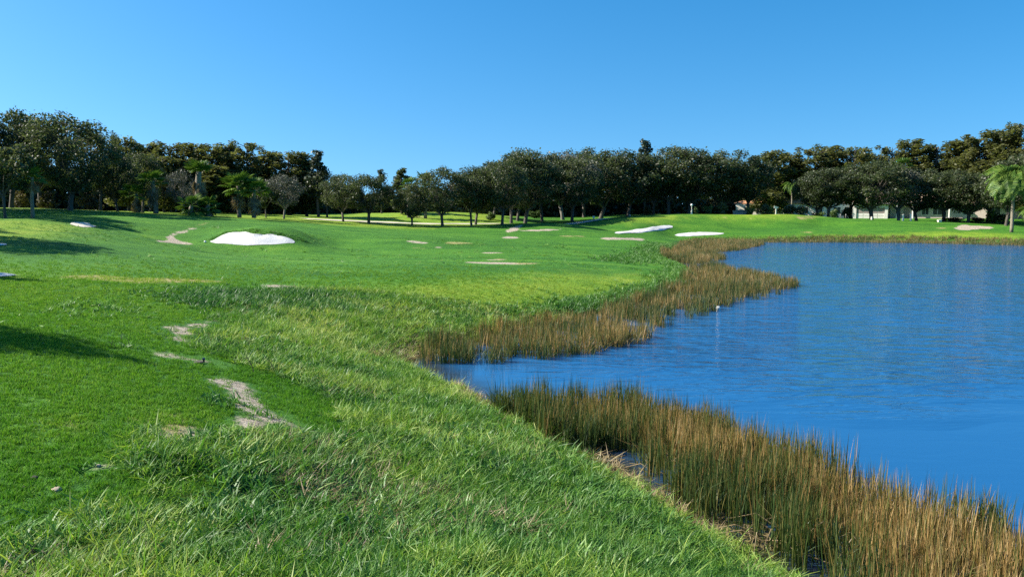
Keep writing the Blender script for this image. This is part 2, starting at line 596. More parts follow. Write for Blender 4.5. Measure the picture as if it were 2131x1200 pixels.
# ------------------------------------------------------------------ land sheet
ang = np.concatenate([np.linspace(-46, 46, 470), np.linspace(48, 312, 60)])   # degrees from +Y
rad = [0.9]
while rad[-1] < 3500:
    rad.append(rad[-1] * (1.0132 if rad[-1] < 230 else 1.12))
rad = np.array(rad)
A_, R_ = np.meshgrid(np.radians(ang), rad)
GX = np.sin(A_) * R_
GY = np.cos(A_) * R_ - 0.5
GZ = ground(GX, GY)
nr, na = GX.shape
V = np.stack([GX.ravel(), GY.ravel(), GZ.ravel()], 1)
i, j = np.meshgrid(np.arange(nr - 1), np.arange(na), indexing='ij')
j2 = (j + 1) % na
F = np.stack([i * na + j, i * na + j2, (i + 1) * na + j2, (i + 1) * na + j], -1).reshape(-1, 4)[:, ::-1]
cen = len(V)
V = np.vstack([V, [0, -.5, gz(0, -.5)]])
X, Y = V[:, 0], V[:, 1]
RR = np.hypot(X, Y)
near = (RR < 300) & (np.abs(np.arctan2(X, Y)) < R(47))
wob = (fbm(X * 1.1, Y * 1.1, 31, 3) - .5)


def region(polys, soft, wobble=0.0, sel=None, val=1.0):
    m = np.zeros(len(X))
    idx = np.nonzero(near)[0]
    for P in polys:
        P = np.asarray(P)
        lo, hi = P.min(0) - 2 * soft - 1, P.max(0) + 2 * soft + 1
        k = idx[(X[idx] > lo[0]) & (X[idx] < hi[0]) & (Y[idx] > lo[1]) & (Y[idx] < hi[1])]
        if len(k) == 0: continue
        s = poly_sd(P, X[k], Y[k]) + wob[k] * wobble
        m[k] = np.maximum(m[k], sstep(-soft, soft, s) * val)
    return m


ROUGH = GP([(-150, 1135), (60, 1128), (150, 1088), (280, 1075), (400, 1030), (430, 990), (330, 990), (240, 985), (330, 935), (440, 905), (620, 905), (760, 905), (715, 850),
            (640, 800), (570, 772), (480, 748), (400, 712), (398, 685), (470, 690), (445, 655), (510, 618), (640, 600), (760, 603), (860, 615), (980, 628), (1080, 645),
            (1170, 664), (1130, 690), (1040, 710), (900, 735), (830, 748), (850, 765), (890, 780), (940, 805), (1010, 842), (1130, 897), (1230, 955), (1330, 1020), (1430, 1085),
            (1560, 1155), (1680, 1235)], 1, [[7.5, 3.0], [0, 1.5], [-5.2, 1.5], [-6.2, 6.0]])
DIRT = [GP(p, 1) for p in [
    [(338, 690), (352, 676), (400, 672), (430, 668), (455, 663), (430, 676), (395, 690), (390, 712), (372, 708)],
    [(325, 738), (345, 731), (385, 740), (440, 745), (475, 762), (440, 760), (390, 750)],
    [(440, 792), (475, 790), (505, 800), (520, 825), (560, 850), (600, 868), (630, 885), (590, 882), (545, 870), (500, 850), (495, 820), (470, 805)],
    [(480, 872), (500, 862), (545, 872), (560, 888), (530, 895), (495, 888)],
    [(335, 912), (360, 898), (415, 893), (425, 912), (390, 925), (345, 925)],
    [(178, 982), (205, 972), (240, 972), (215, 985), (190, 990)],
    [(105, 1028), (125, 1022), (133, 1032), (112, 1036)],
    [(320, 503), (350, 500), (345, 492), (360, 484), (385, 478), (415, 473), (390, 482), (362, 490), (365, 500), (410, 507), (360, 507)],
    [(535, 596), (560, 591), (600, 593), (640, 598), (600, 600), (560, 600)],
    [(1050, 484), (1060, 474), (1090, 466), (1085, 474), (1070, 483)],
    [(1036, 494), (1060, 491), (1085, 494), (1060, 498)],
    [(1985, 474), (2000, 467), (2040, 470), (2080, 474), (2030, 478), (1995, 480)],
    [(955, 546), (1010, 545.5), (1100, 547.5), (1138, 549), (1080, 550.5), (1000, 548.5)], [(1010, 541.5), (1040, 540), (1062, 541), (1035, 543)], [(842, 503.5), (870, 502.5), (900, 507), (870, 508)], [(903, 515), (915, 514.5), (925, 517), (910, 517.5)], [(1000, 526), (1040, 525), (1045, 527), (1010, 528)],
    [(1070, 480), (1130, 477), (1180, 477), (1130, 481)],
    [(1240, 496), (1290, 494), (1345, 496), (1330, 501), (1270, 500)],
]]
STRAW = [GP(p, 1) for p in [
    [(110, 575), (180, 571), (300, 578), (420, 583), (480, 588), (400, 590), (260, 590), (200, 584)],
    [(300, 870), (380, 850), (430, 870), (400, 905), (330, 915)],
    [(60, 900), (140, 870), (190, 890), (120, 915)],
    [(390, 475), (430, 466), (440, 460), (410, 470)], [(1060, 547), (1100, 546), (1135, 549), (1090, 551)], [(1020, 541), (1045, 538), (1060, 541)],
    [(910, 505), (960, 504), (990, 507), (940, 509)], [(850, 517), (900, 515), (920, 518)], [(1500, 452), (1540, 455), (1580, 456.5), (1620, 455.5), (1570, 458), (1520, 456)],
    [(1150, 492), (1210, 490), (1220, 493)], [(1640, 455), (1700, 451), (1720, 452), (1680, 456)],
    [(870, 455), (890, 450), (840, 452)], [(1940, 475), (1965, 473), (1975, 477)], [(1660, 484), (1690, 482), (1700, 485)],
]]
YELLOW = [GP(p, 1) for p in [
    [(700, 640), (850, 600), (1000, 585), (1200, 570), (1350, 575), (1420, 590), (1330, 625), (1200, 655), (1050, 690), (900, 720), (780, 690)],
    [(-100, 456), (60, 458), (160, 475), (100, 500), (-100, 500)],
    [(-50, 560), (100, 575), (0, 590)],
    [(1440, 450), (1500, 447), (1700, 449), (1720, 452), (1600, 456), (1500, 455)],
    [(1500, 496), (1800, 490), (2000, 482), (2131, 488), (2131, 508), (1800, 502), (1600, 502), (1450, 501)],
    [(1270, 463), (1330, 452), (1440, 446), (1400, 456), (1320, 465)],
]]
YELLOW.append(np.array([(-90, 76), (-46, 80), (-20, 92), (0, 112), (-1, 120), (-1, 128), (0, 160), (-120, 160)]))
BUNK = {}
BUNK['wide'] = GP([(431, 506), (450, 498), (462, 490), (480, 487), (500, 486), (520, 489), (545, 490), (556, 495), (570, 491), (582, 496), (600, 498), (613, 504), (610, 509), (560, 511), (500, 510), (455, 509)], 0)
BUNK['long'] = GP([(1275, 484), (1310, 479), (1350, 475), (1375, 470), (1395, 469), (1403, 472), (1390, 477), (1350, 482), (1310, 486), (1285, 487)], 1)
BUNK['oval'] = GP([(1402, 489), (1425, 485), (1460, 483), (1490, 484), (1508, 486), (1500, 489), (1460, 491), (1430, 492), (1410, 492)], 1)
BUNK['strip'] = GP([(-120, 520), (-60, 508), (10, 508), (20, 510), (0, 513), (-60, 524)], 1)
BUNK['edge'] = GP([(-150, 590), (-80, 574), (10, 567), (40, 572), (25, 577), (-30, 581), (-90, 592)], 1)

dirt = region(DIRT, .42, .8)
straw = region(STRAW, .9, 1.0)
yellow = region(YELLOW, 3.0, 4.0)
rough = region([ROUGH], .5, 1.2)
sl = -poly_sd(LAKE, X, Y)
wet = sstep(.55, .05, sl)
rough[near & (sl < 2.2) & (RR > 38)] = np.maximum(rough, sstep(2.2, 1.0, sl) * .7)[near & (sl < 2.2) & (RR > 38)]
Fl = [tuple(f) for f in F.tolist()] + [(cen, (k + 1) % na, k) for k in range(na)]
me = mesh_np('ground', V, Fl, M_ground, {'dirt': dirt, 'straw': straw, 'yellow': yellow, 'rough': rough, 'wet': wet}, True)
tag(link('ground', me), 'rolling green golf course turf with worn sandy patches', None, None, 'structure')

# lake surface
wx = np.linspace(-12, 135, 240)
wy = np.linspace(-30, 125, 240)
WX, WY = np.meshgrid(wx, wy)
i, j = np.meshgrid(np.arange(239), np.arange(239), indexing='ij')
F = np.stack([i * 240 + j, i * 240 + j + 1, (i + 1) * 240 + j + 1, (i + 1) * 240 + j], -1).reshape(-1, 4)
c = -poly_sd(LAKE, WX, WY).ravel()
F = F[(c[F].min(1) < 3.0)]
me = mesh_np('lake_water', np.stack([WX.ravel(), WY.ravel(), np.zeros(57600)], 1), F, M_water, {'shallow': sstep(-1.3, -.2, c), 'open_water': sstep(-1.0, -7.0, c)})
tag(link('lake_water', me), 'deep blue rippled lake below the grassy bank', None, None, 'structure')


def drape_fan(name, P, mat, label, lift=.05, rings=10, relief=.0, seed=0):
    P = np.asarray(P)
    P = smooth_poly(P, 1)
    P = P + np.stack([fbm(P[:, 0] * 2.2, P[:, 1] * 2.2, 17, 2) - .5, fbm(P[:, 0] * 2.2, P[:, 1] * 2.2, 18, 2) - .5], 1) * .35
    c0 = P.mean(0)
    VV = [c0[None]]
    for k in range(1, rings + 1):
        VV.append(c0 + (P - c0) * (k / rings))
    VV = np.vstack(VV)
    n = len(P)
    e = np.concatenate([[0], np.repeat(np.arange(1, rings + 1) / rings, n)])
    z = ground(VV[:, 0], VV[:, 1]) + lift * (1 - e ** 6 * .6)
    z += (fbm(VV[:, 0] * .9, VV[:, 1] * .9, seed, 3) - .4) * relief * (1 - e ** 4)
    FF = [(0, 1 + k, 1 + (k + 1) % n) for k in range(n)]
    for r in range(rings - 1):
        for k in range(n):
            k2 = (k + 1) % n
            FF.append((1 + r * n + k, 1 + (r + 1) * n + k, 1 + (r + 1) * n + k2, 1 + r * n + k2))
    me = mesh_np(name, np.hstack([VV, z[:, None]]), FF, mat, None, True)
    return tag(link(name, me), label, None, None, 'structure')


drape_fan('sand_bunker', BUNK['wide'], M_sand, 'wide white sand bunker with ragged top edge cut into the fairway slope', .07, 12, .36, 3)
drape_fan('sand_bunker', BUNK['long'], M_sand, 'long narrow white sand bunker slanting up the mound by the grove', .07, 8, .1, 4)
drape_fan('sand_bunker', BUNK['oval'], M_sand, 'low oval white sand bunker next to the reedy lake corner', .07, 8, .1, 5)
drape_fan('sand_bunker', BUNK['strip'], M_sand, 'thin strip of white sand showing at the picture edge behind the tree shadow', .07, 8, .1, 6)
drape_fan('sand_bunker', BUNK['edge'], M_sand, 'nearer bit of shaded sand at the picture edge', .07, 8, .1, 7)


def ribbon(name, pts, width, mat, label, lift=.06):
    P = np.array([G(*p) for p in pts])
    for _ in range(2):
        Q = [P[0]]
        for a, b in zip(P[:-1], P[1:]):
            Q += [a * .75 + b * .25, a * .25 + b * .75]
        P = np.array(Q + [P[-1]])
    D = np.gradient(P, axis=0)
    D /= np.linalg.norm(D, axis=1)[:, None] + 1e-9
    Nn = np.stack([-D[:, 1], D[:, 0]], 1)
    rows = []
    for t in np.linspace(-.5, .5, 5):
        Q = P + Nn * width * t
        rows.append(np.hstack([Q, (ground(Q[:, 0], Q[:, 1]) + lift)[:, None]]))
    n = len(P)
    VV = np.vstack(rows)
    FF = [(r * n + k, r * n + k + 1, (r + 1) * n + k + 1, (r + 1) * n + k) for r in range(4) for k in range(n - 1)]
    return tag(link(name, mesh_np(name, VV, FF, mat, None, True)), label, None, None, 'structure')


def ribbon_w(name, pts, width, mat, label, lift=.06):
    """the same from world points"""
    P = np.array(pts, float)
    for _ in range(3):
        Q = [P[0]]
        for a, b in zip(P[:-1], P[1:]):
            Q += [a * .75 + b * .25, a * .25 + b * .75]
        P = np.array(Q + [P[-1]])
    D = np.gradient(P, axis=0)
    D /= np.linalg.norm(D, axis=1)[:, None] + 1e-9
    Nn = np.stack([-D[:, 1], D[:, 0]], 1)
    rows = []
    for t in np.linspace(-.5, .5, 5):
        Q = P + Nn * width * t
        rows.append(np.hstack([Q, (ground(Q[:, 0], Q[:, 1]) + lift)[:, None]]))
    n = len(P)
    VV = np.vstack(rows)
    FF = [(r * n + k, r * n + k + 1, (r + 1) * n + k + 1, (r + 1) * n + k) for r in range(4) for k in range(n - 1)]
    return tag(link(name, mesh_np(name, VV, FF, mat, None, True)), label, None, None, 'structure')


ribbon_w('cart_path', [(xat(620, 103), 106), (xat(700, 109), 109), (xat(800, 112), 111), (xat(900, 114), 112.5), (xat(1000, 116), 114), (xat(1080, 117), 115.5), (xat(1180, 122), 121), (xat(1260, 132), 131)], 3.0, M_path,
         'pale cart path running along the foot of the grassy mounds under the oaks')
drape_fan('sand_path', GP([(143, 464), (170, 463), (188, 465), (190, 469), (206, 472), (180, 474), (160, 472), (148, 468)], 1), M_path, 'small pale sandy path end beside the shaded slope', .06, 6)

# ------------------------------------------------------------------ tree builders
def leaf_quads(C, size, rs, flatten=0.0, tone=None, nrm=None):
    """one folded leaf-clump quad per centre"""
    n = len(C)
    a = rs.normal(size=(n, 3))
    if nrm is not None:
        a = a * .55 + nrm
    a[:, 2] += flatten * np.sign(a[:, 2] + 1e-6)
    a /= np.linalg.norm(a, axis=1)[:, None] + 1e-9
    t = rs.normal(size=(n, 3))
    u = np.cross(a, t)
    u /= np.linalg.norm(u, axis=1)[:, None] + 1e-9
    v = np.cross(a, u)
    s = np.broadcast_to(size, (n,)) * rs.uniform(.6, 1.4, n)
    u *= s[:, None]
    v *= (s * rs.uniform(.45, .9, n))[:, None]
    P = np.stack([C - u, C - v * .9 + a * s[:, None] * .15, C + u, C + v * .9 - a * s[:, None] * .12], 1).reshape(-1, 3)
    F = np.arange(4 * n).reshape(n, 4)
    if tone is None: tone = rs.uniform(0, 1, n)
    return P, F, np.repeat(np.clip(tone, 0, 1), 4)


def norm_tree(crown, wood, width=None):
    """scale a prototype so that its crown is 1 wide and its top at 1"""
    V = crown
    z1 = np.percentile(V[:, 2], 99.9)
    w = np.percentile(np.hypot(V[:, 0], V[:, 1]), 98.5) * 2
    return np.array([1 / w, 1 / w, 1 / z1])


def oak_proto(seed, nleaf=10500, fork=.2, base=.24, lobes=44, leafsize=.0142, twig=1.0, leafmat=None, barkmat=None, trunk=.023, flat=0.0):
    rs = np.random.default_rng(seed)
    L = []
    cz, rz = base + (1 - base) * .50, (1 - base) * .5
    tries = 0
    while len(L) < lobes and tries < 4000:
        tries += 1
        d = rs.normal(size=3)
        d /= np.linalg.norm(d)
        rr = rs.uniform(.45, 1) ** .5
        p = np.array([d[0] * .42 * rr, d[1] * .42 * rr, cz + d[2] * rz * .86 * rr])
        if p[2] < base + .02 + .25 * max(0, .25 - np.hypot(p[0], p[1])): continue
        r = rs.uniform(.075, .135) * (1.05 if d[2] > .3 else .95)
        if any(np.linalg.norm((p - q[0]) * [1, 1, 1.1]) < .55 * (r + q[1]) for q in L): continue
        L.append((p, r))
    wts = np.array([l[1] ** 2 for l in L])
    cnt = (wts / wts.sum() * nleaf).astype(int)
    Cs, Ts, Ns = [], [], []
    for (p, r), k in zip(L, cnt):
        d = rs.normal(size=(k, 3))
        d /= np.linalg.norm(d, axis=1)[:, None]
        rr = r * rs.uniform(.25, 1.12, k) ** .6
        # ragged sprays reaching out of each lobe
        out = rs.random(k) < .10
        rr[out] *= rs.uniform(1.1, 1.5, out.sum())
        q = p + d * rr[:, None] * [1, 1, .8]
        Cs.append(q)
        Ts.append(rs.uniform(.1, .8) * .45 + rs.uniform(0, 1, k) * .55)
        Ns.append(d * [.5, .5, .9])
    Cs, Ts, Ns = np.vstack(Cs), np.concatenate(Ts), np.vstack(Ns)
    P, F, T = leaf_quads(Cs, leafsize, rs, .2, Ts, Ns)
    mb = MB()
    lean = rs.uniform(-.03, .03, 2)
    top = np.array([lean[0], lean[1], fork])
    mb.tube([(0, 0, -.03), (0, 0, .0), (lean[0] * .3, lean[1] * .3, fork * .4), top], [trunk * 1.6, trunk * 1.25, trunk, trunk * 1.05], 8)
    order = rs.permutation(len(L))
    main = [L[k][0] for k in order[:7]]
    for p, r in L:
        # join each lobe to the nearest main limb direction
        m = min(main, key=lambda q: np.linalg.norm(q - p))
        mid = top * .45 + m * .55 + rs.normal(size=3) * .015
        mid[2] = max(mid[2], fork + .03)
        w = trunk * .42 if any(p is x for x in main) else trunk * .2
        mb.tube([top - [0, 0, .01], top * .75 + mid * .25 + [0, 0, .01], mid, (mid + p) / 2 + rs.normal(size=3) * .012, p], [w * 1.6, w * 1.2, w, w * .7, w * .3], 4, cap=False)
        for _ in range(int(4 * twig)):
            d = rs.normal(size=3)
            d[2] += .4
            d /= np.linalg.norm(d)
            e = p + d * r * rs.uniform(.7, 1.25)
            mb.tube([p, (p + e) / 2 + rs.normal(size=3) * .012, e], [trunk * .12, trunk * .09, trunk * .04], 3, cap=False)
    s = norm_tree(P, None)
    W = np.array(mb.v) * [s[0], s[1], s[2]]
    return (mesh_np('crown', P * s, F, leafmat or M_oak, {'lt': T}),
            mesh_np('trunk', W, mb.f, barkmat or M_bark, None, True))


def cypress_proto(seed, nleaf=9500, base=.16, leafsize=.0140, leafmat=None, barkmat=None, slim=.24, sparse=1.0, taper=.55):
    rs = np.random.default_rng(seed)
    Cs, Ts, Ns, L = [], [], [], []
    nl = int(72 * sparse)
    for k in range(nl):
        z = base + (1 - base) * ((k + rs.uniform(0, 1)) / nl) ** .9
        t = (z - base) / (1 - base)
        rad = slim * (1 - taper * t ** 1.5) * (0.55 + .45 * min(1, t * 4)) * rs.uniform(.3, 1.05)
        a = rs.uniform(0, 2 * math.pi)
        L.append((np.array([math.cos(a) * rad * .8, math.sin(a) * rad * .8, z - .03]), rs.uniform(.042, .080) * (1.15 - .45 * t)))
    wts = np.array([l[1] ** 2 for l in L])
    cnt = (wts / wts.sum() * nleaf).astype(int)
    for (p, r), k in zip(L, cnt):
        d = rs.normal(size=(k, 3))
        d /= np.linalg.norm(d, axis=1)[:, None]
        rr = r * rs.uniform(.2, 1.25, k) ** .6
        Cs.append(p + d * rr[:, None] * [1.1, 1.1, .95])
        Ts.append(rs.uniform(0, .9) * .5 + rs.uniform(0, 1, k) * .5)
        Ns.append(d * [.4, .4, .9])
    P, F, T = leaf_quads(np.vstack(Cs), leafsize, rs, .25, np.concatenate(Ts), np.vstack(Ns))
    mb = MB()
    mb.tube([(0, 0, -.03), (0, 0, .05), (.008, 0, .35), (0, .008, .7), (0, 0, .96)], [.024, .018, .014, .009, .002], 7)
    for p, r in L:
        o = np.array([0, 0, max(base * .8, p[2] - .06)])
        mb.tube([o, (o + p) / 2 + [0, 0, .012], p], [.005, .004, .0015], 4, cap=False)
    s = norm_tree(P, None)
    return (mesh_np('crown', P * s, F, leafmat or M_cypress, {'lt': T}),
            mesh_np('trunk', np.array(mb.v) * s, mb.f, barkmat or M_bark, None, True))


def shrub_proto(seed, nleaf=1500, leafmat=None, leafsize=.05):
    rs = np.random.default_rng(seed)
    d = rs.normal(size=(nleaf, 3))
    d /= np.linalg.norm(d, axis=1)[:, None]
    lob = rs.uniform(-.28, .28, (7, 3))
    k = rs.integers(0, 7, nleaf)
    q = d * (rs.uniform(.1, 1, nleaf) ** .5 * .27)[:, None] + lob[k]
    q[:, 2] = (q[:, 2] + .5) * 1.0
    q[:, 2] = np.abs(q[:, 2])
    P, F, T = leaf_quads(q, leafsize, rs, .1, rs.uniform(0, 1, nleaf) * .6 + (k / 7.0) * .4, d * .6)
    mb = MB()
    for a in lob:
        mb.tube([(0, 0, -.05), (a[0] * .4, a[1] * .4, .2), (a[0], a[1], a[2] + .5)], [.02, .014, .006], 4, cap=False)
    s = norm_tree(P, None)
    return (mesh_np('foliage', P * s, F, leafmat or M_shrub, {'lt': T}), mesh_np('stem', np.array(mb.v) * s, mb.f, M_bark, None, True))


def fan_frond(seed, dead=False):
    """one costapalmate frond, stalk along +X, length about 1"""
    rs = np.random.default_rng(seed)
    V, F, T = [], [], []

    def strip(pts, w, t):
        b = len(V)
        for (p, s), ww in zip(pts, w):
            V.append(p - s * ww)
            V.append(p + s * ww)
            T.extend([t, min(1, t + .12)])
        for i in range(len(pts) - 1):
            F.append((b + 2 * i, b + 2 * i + 1, b + 2 * i + 3, b + 2 * i + 2))
    y = np.array([0, 1.0, 0])
    strip([(np.array([x, 0, -.10 * x * x]), y) for x in (0, .25, .48)], (.016, .012, .009), .45)
    hub = np.array([.48, 0, -.03])
    nf = 15
    for k in range(nf):
        a = math.radians(-118 + 236 * k / (nf - 1)) * .82
        L = (.52 if abs(a) < 1.0 else .40) * rs.uniform(.9, 1.05)
        dr = np.array([math.cos(a), math.sin(a), .10])
        s = np.array([-math.sin(a), math.cos(a), 0.35 * (1 if k % 2 else -1)])
        s /= np.linalg.norm(s)
        droop = (.55 if dead else .30)
        pts = [(hub + dr * L * u - np.array([0, 0, droop * L * u ** 2.2]), s) for u in (0, .45, .78, 1)]
        strip(pts, (.008, .042, .026, .003), rs.uniform(.25, .9))
    return np.array(V), F, T


def feather_frond(seed):
    """one arching pinnate frond, stalk along +X, length about 1"""
    rs = np.random.default_rng(seed)
    V, F, T = [], [], []
    n = 30
    def axis(u): return np.array([.90 * u - .20 * u * u, 0, .55 * u - 1.12 * u * u])
    P = [axis(u) for u in np.linspace(0, 1, 12)]
    b = 0
    for i, p in enumerate(P):
        w = .012 * (1 - i / 13)
        V += [p - [0, w, 0], p + [0, w, 0]]
        T += [.5, .5]
    for i in range(11): F.append((2 * i, 2 * i + 1, 2 * i + 3, 2 * i + 2))
    for k in range(n):
        u = .16 + .84 * k / (n - 1)
        p = axis(u)
        d = axis(min(1, u + .02)) - axis(u - .02)
        d /= np.linalg.norm(d)
        L = .36 * math.sin(math.pi * (.12 + .85 * u)) + .05
        for sgn in (-1, 1):
            t = rs.uniform(.2, .95)
            o = np.array([d[0] * .45, sgn * .75, .10 + rs.uniform(-.2, .15)])
            o /= np.linalg.norm(o)
            m = p + o * L * .5
            e = p + o * L * .85 + np.array([0, 0, -L * .55])
            s = d * .013
            b = len(V)
            V += [p - s, p + s, m - s * 1.3, m + s * 1.3, e]
            T += [t] * 5
            F += [(b, b + 1, b + 3, b + 2), (b + 2, b + 3, b + 4)]
    return np.array(V), F, T


frond_me = [mesh_np('frond', *fan_frond(k)[:2], M_frond, {'lt': fan_frond(k)[2]}) for k in range(3)]
dead_me = [mesh_np('frond', *fan_frond(k + 10, True)[:2], M_deadfrond, {'lt': fan_frond(k + 10, True)[2]}) for k in range(2)]
feather_me = [mesh_np('frond', *feather_frond(k)[:2], M_frond, {'lt': feather_frond(k)[2]}) for k in range(3)]


def palm(name, label, x, y, top_z, crown_r, group, kind='fan', dead=.25, skirt=0.0, n=30, seed=0, trunk_r=.17):
    rs = np.random.default_rng(seed)
    z0 = gz(x, y) - .05
    H = max(.3, top_z - z0 - crown_r * (.75 if kind == 'fan' else .28))
    root = tag(empty(name, (x, y, z0)), label, 'palm', group)
    mb = MB()
    lean = rs.uniform(-.25, .25, 2)
    zz = np.linspace(0, 1, 12)
    mb.tube([(lean[0] * t * t, lean[1] * t * t, H * t) for t in zz], [trunk_r * (1.25 - .3 * t + .05 * (i % 2)) for i, t in enumerate(zz)], 9)
    mb.build('trunk', M_palmbark, root, True)
    top = Vector((lean[0], lean[1], H))
    for k in range(n):
        t = (k + .5) / n
        az = k * 2.39996 + rs.uniform(-.2, .2)
        isdead = t > 1 - dead
        if kind == 'fan':
            el = R(82 - 150 * t + rs.uniform(-8, 8))
            m = dead_me[k % 2] if isdead else frond_me[k % 3]
            if isdead: el = R(-62 - rs.uniform(0, 22))
            sc = crown_r * rs.uniform(.86, 1.08) * (.85 if t < .12 else 1)
        else:
            el = R(52 - 80 * t + rs.uniform(-6, 6))
            m = feather_me[k % 3]
            sc = crown_r * rs.uniform(.9, 1.12)
            if isdead: el = R(-45)
        o = link('frond', m, root)
        down = 0.0
        if isdead and skirt: down = rs.uniform(0, skirt) * H
        o.location = top - Vector((0, 0, .1 + down))
        o.rotation_euler = Euler((rs.uniform(-.35, .35), -el, az), 'XYZ')
        o.scale = (sc, sc, sc)
        if isdead and kind == 'fan' and k == n - 1: o['label'] = 'dead brown frond'
    return root


OAKS = [oak_proto(s, fork=f, base=b, lobes=lb) for s, f, b, lb in ((11, .20, .24, 46), (12, .17, .20, 50), (13, .23, .27, 42), (14, .19, .22, 48), (15, .15, .18, 52))]
GREYS = [oak_proto(21, 5200, .18, .22, 40, .014, 3.0, M_greyoak, M_greybark, .02), oak_proto(22, 6400, .2, .24, 46, .014, 2.6, M_greyoak, M_greybark, .02)]
YOUNG = [oak_proto(31, 3600, .30, .34, 26, .024, 1, None, None, .02), oak_proto(32, 3600, .26, .30, 26, .024, 1, None, None, .02)]
CYPS = [cypress_proto(41), cypress_proto(42, slim=.28, taper=.4), cypress_proto(43, slim=.22, sparse=.8), cypress_proto(44, slim=.30, taper=.35)]
PINES = [cypress_proto(51, 2200, .35, .020, M_pine, None, .16, .55, .6), cypress_proto(52, 3000, .10, .022, M_oak, None, .26, .7, .75)]
SHR = [shrub_proto(61), shrub_proto(62, 1500, M_dryshrub), shrub_proto(63, 1300, M_oak)]
KIND = {'oak': (OAKS, 'oak_tree', 'tree'), 'grey': (GREYS, 'oak_tree', 'tree'), 'young': (YOUNG, 'young_oak_tree', 'tree'), 'cyp': (CYPS, 'cypress_tree', 'tree'),
        'pine': ([PINES[0]], 'pine_tree', 'tree'), 'cone': ([PINES[1]], 'juniper_tree', 'tree'),
        'shrub': ([SHR[0]], 'shrub', 'shrub'), 'dry': ([SHR[1]], 'shrub', 'shrub'), 'hedge': ([SHR[2]], 'shrub', 'shrub')}
_tn = [0]


def plant(kind, px, d, top_py, wpx, label, group=None, var=None, x=None, H=None, W=None):
    protos, name, cat = KIND[kind]
    _tn[0] += 1
    k = _tn[0]
    v = (k * 7 if var is None else var) % len(protos)
    cr, tr = protos[v]
    if x is None: x = xat(px, d)
    z0 = gz(x, d) - .04
    if H is None: H = float(zat(top_py, d)) - z0
    if W is None: W = wpx / FPX * d
    root = tag(empty(name, (x, d, z0), (k * 1.7) % 6.28, (W, W, H)), label, cat, group)
    a, b = ('foliage', 'stem') if cat == 'shrub' else ('crown', 'trunk')
    link(b, tr, root)
    link(a, cr, root)
    return root


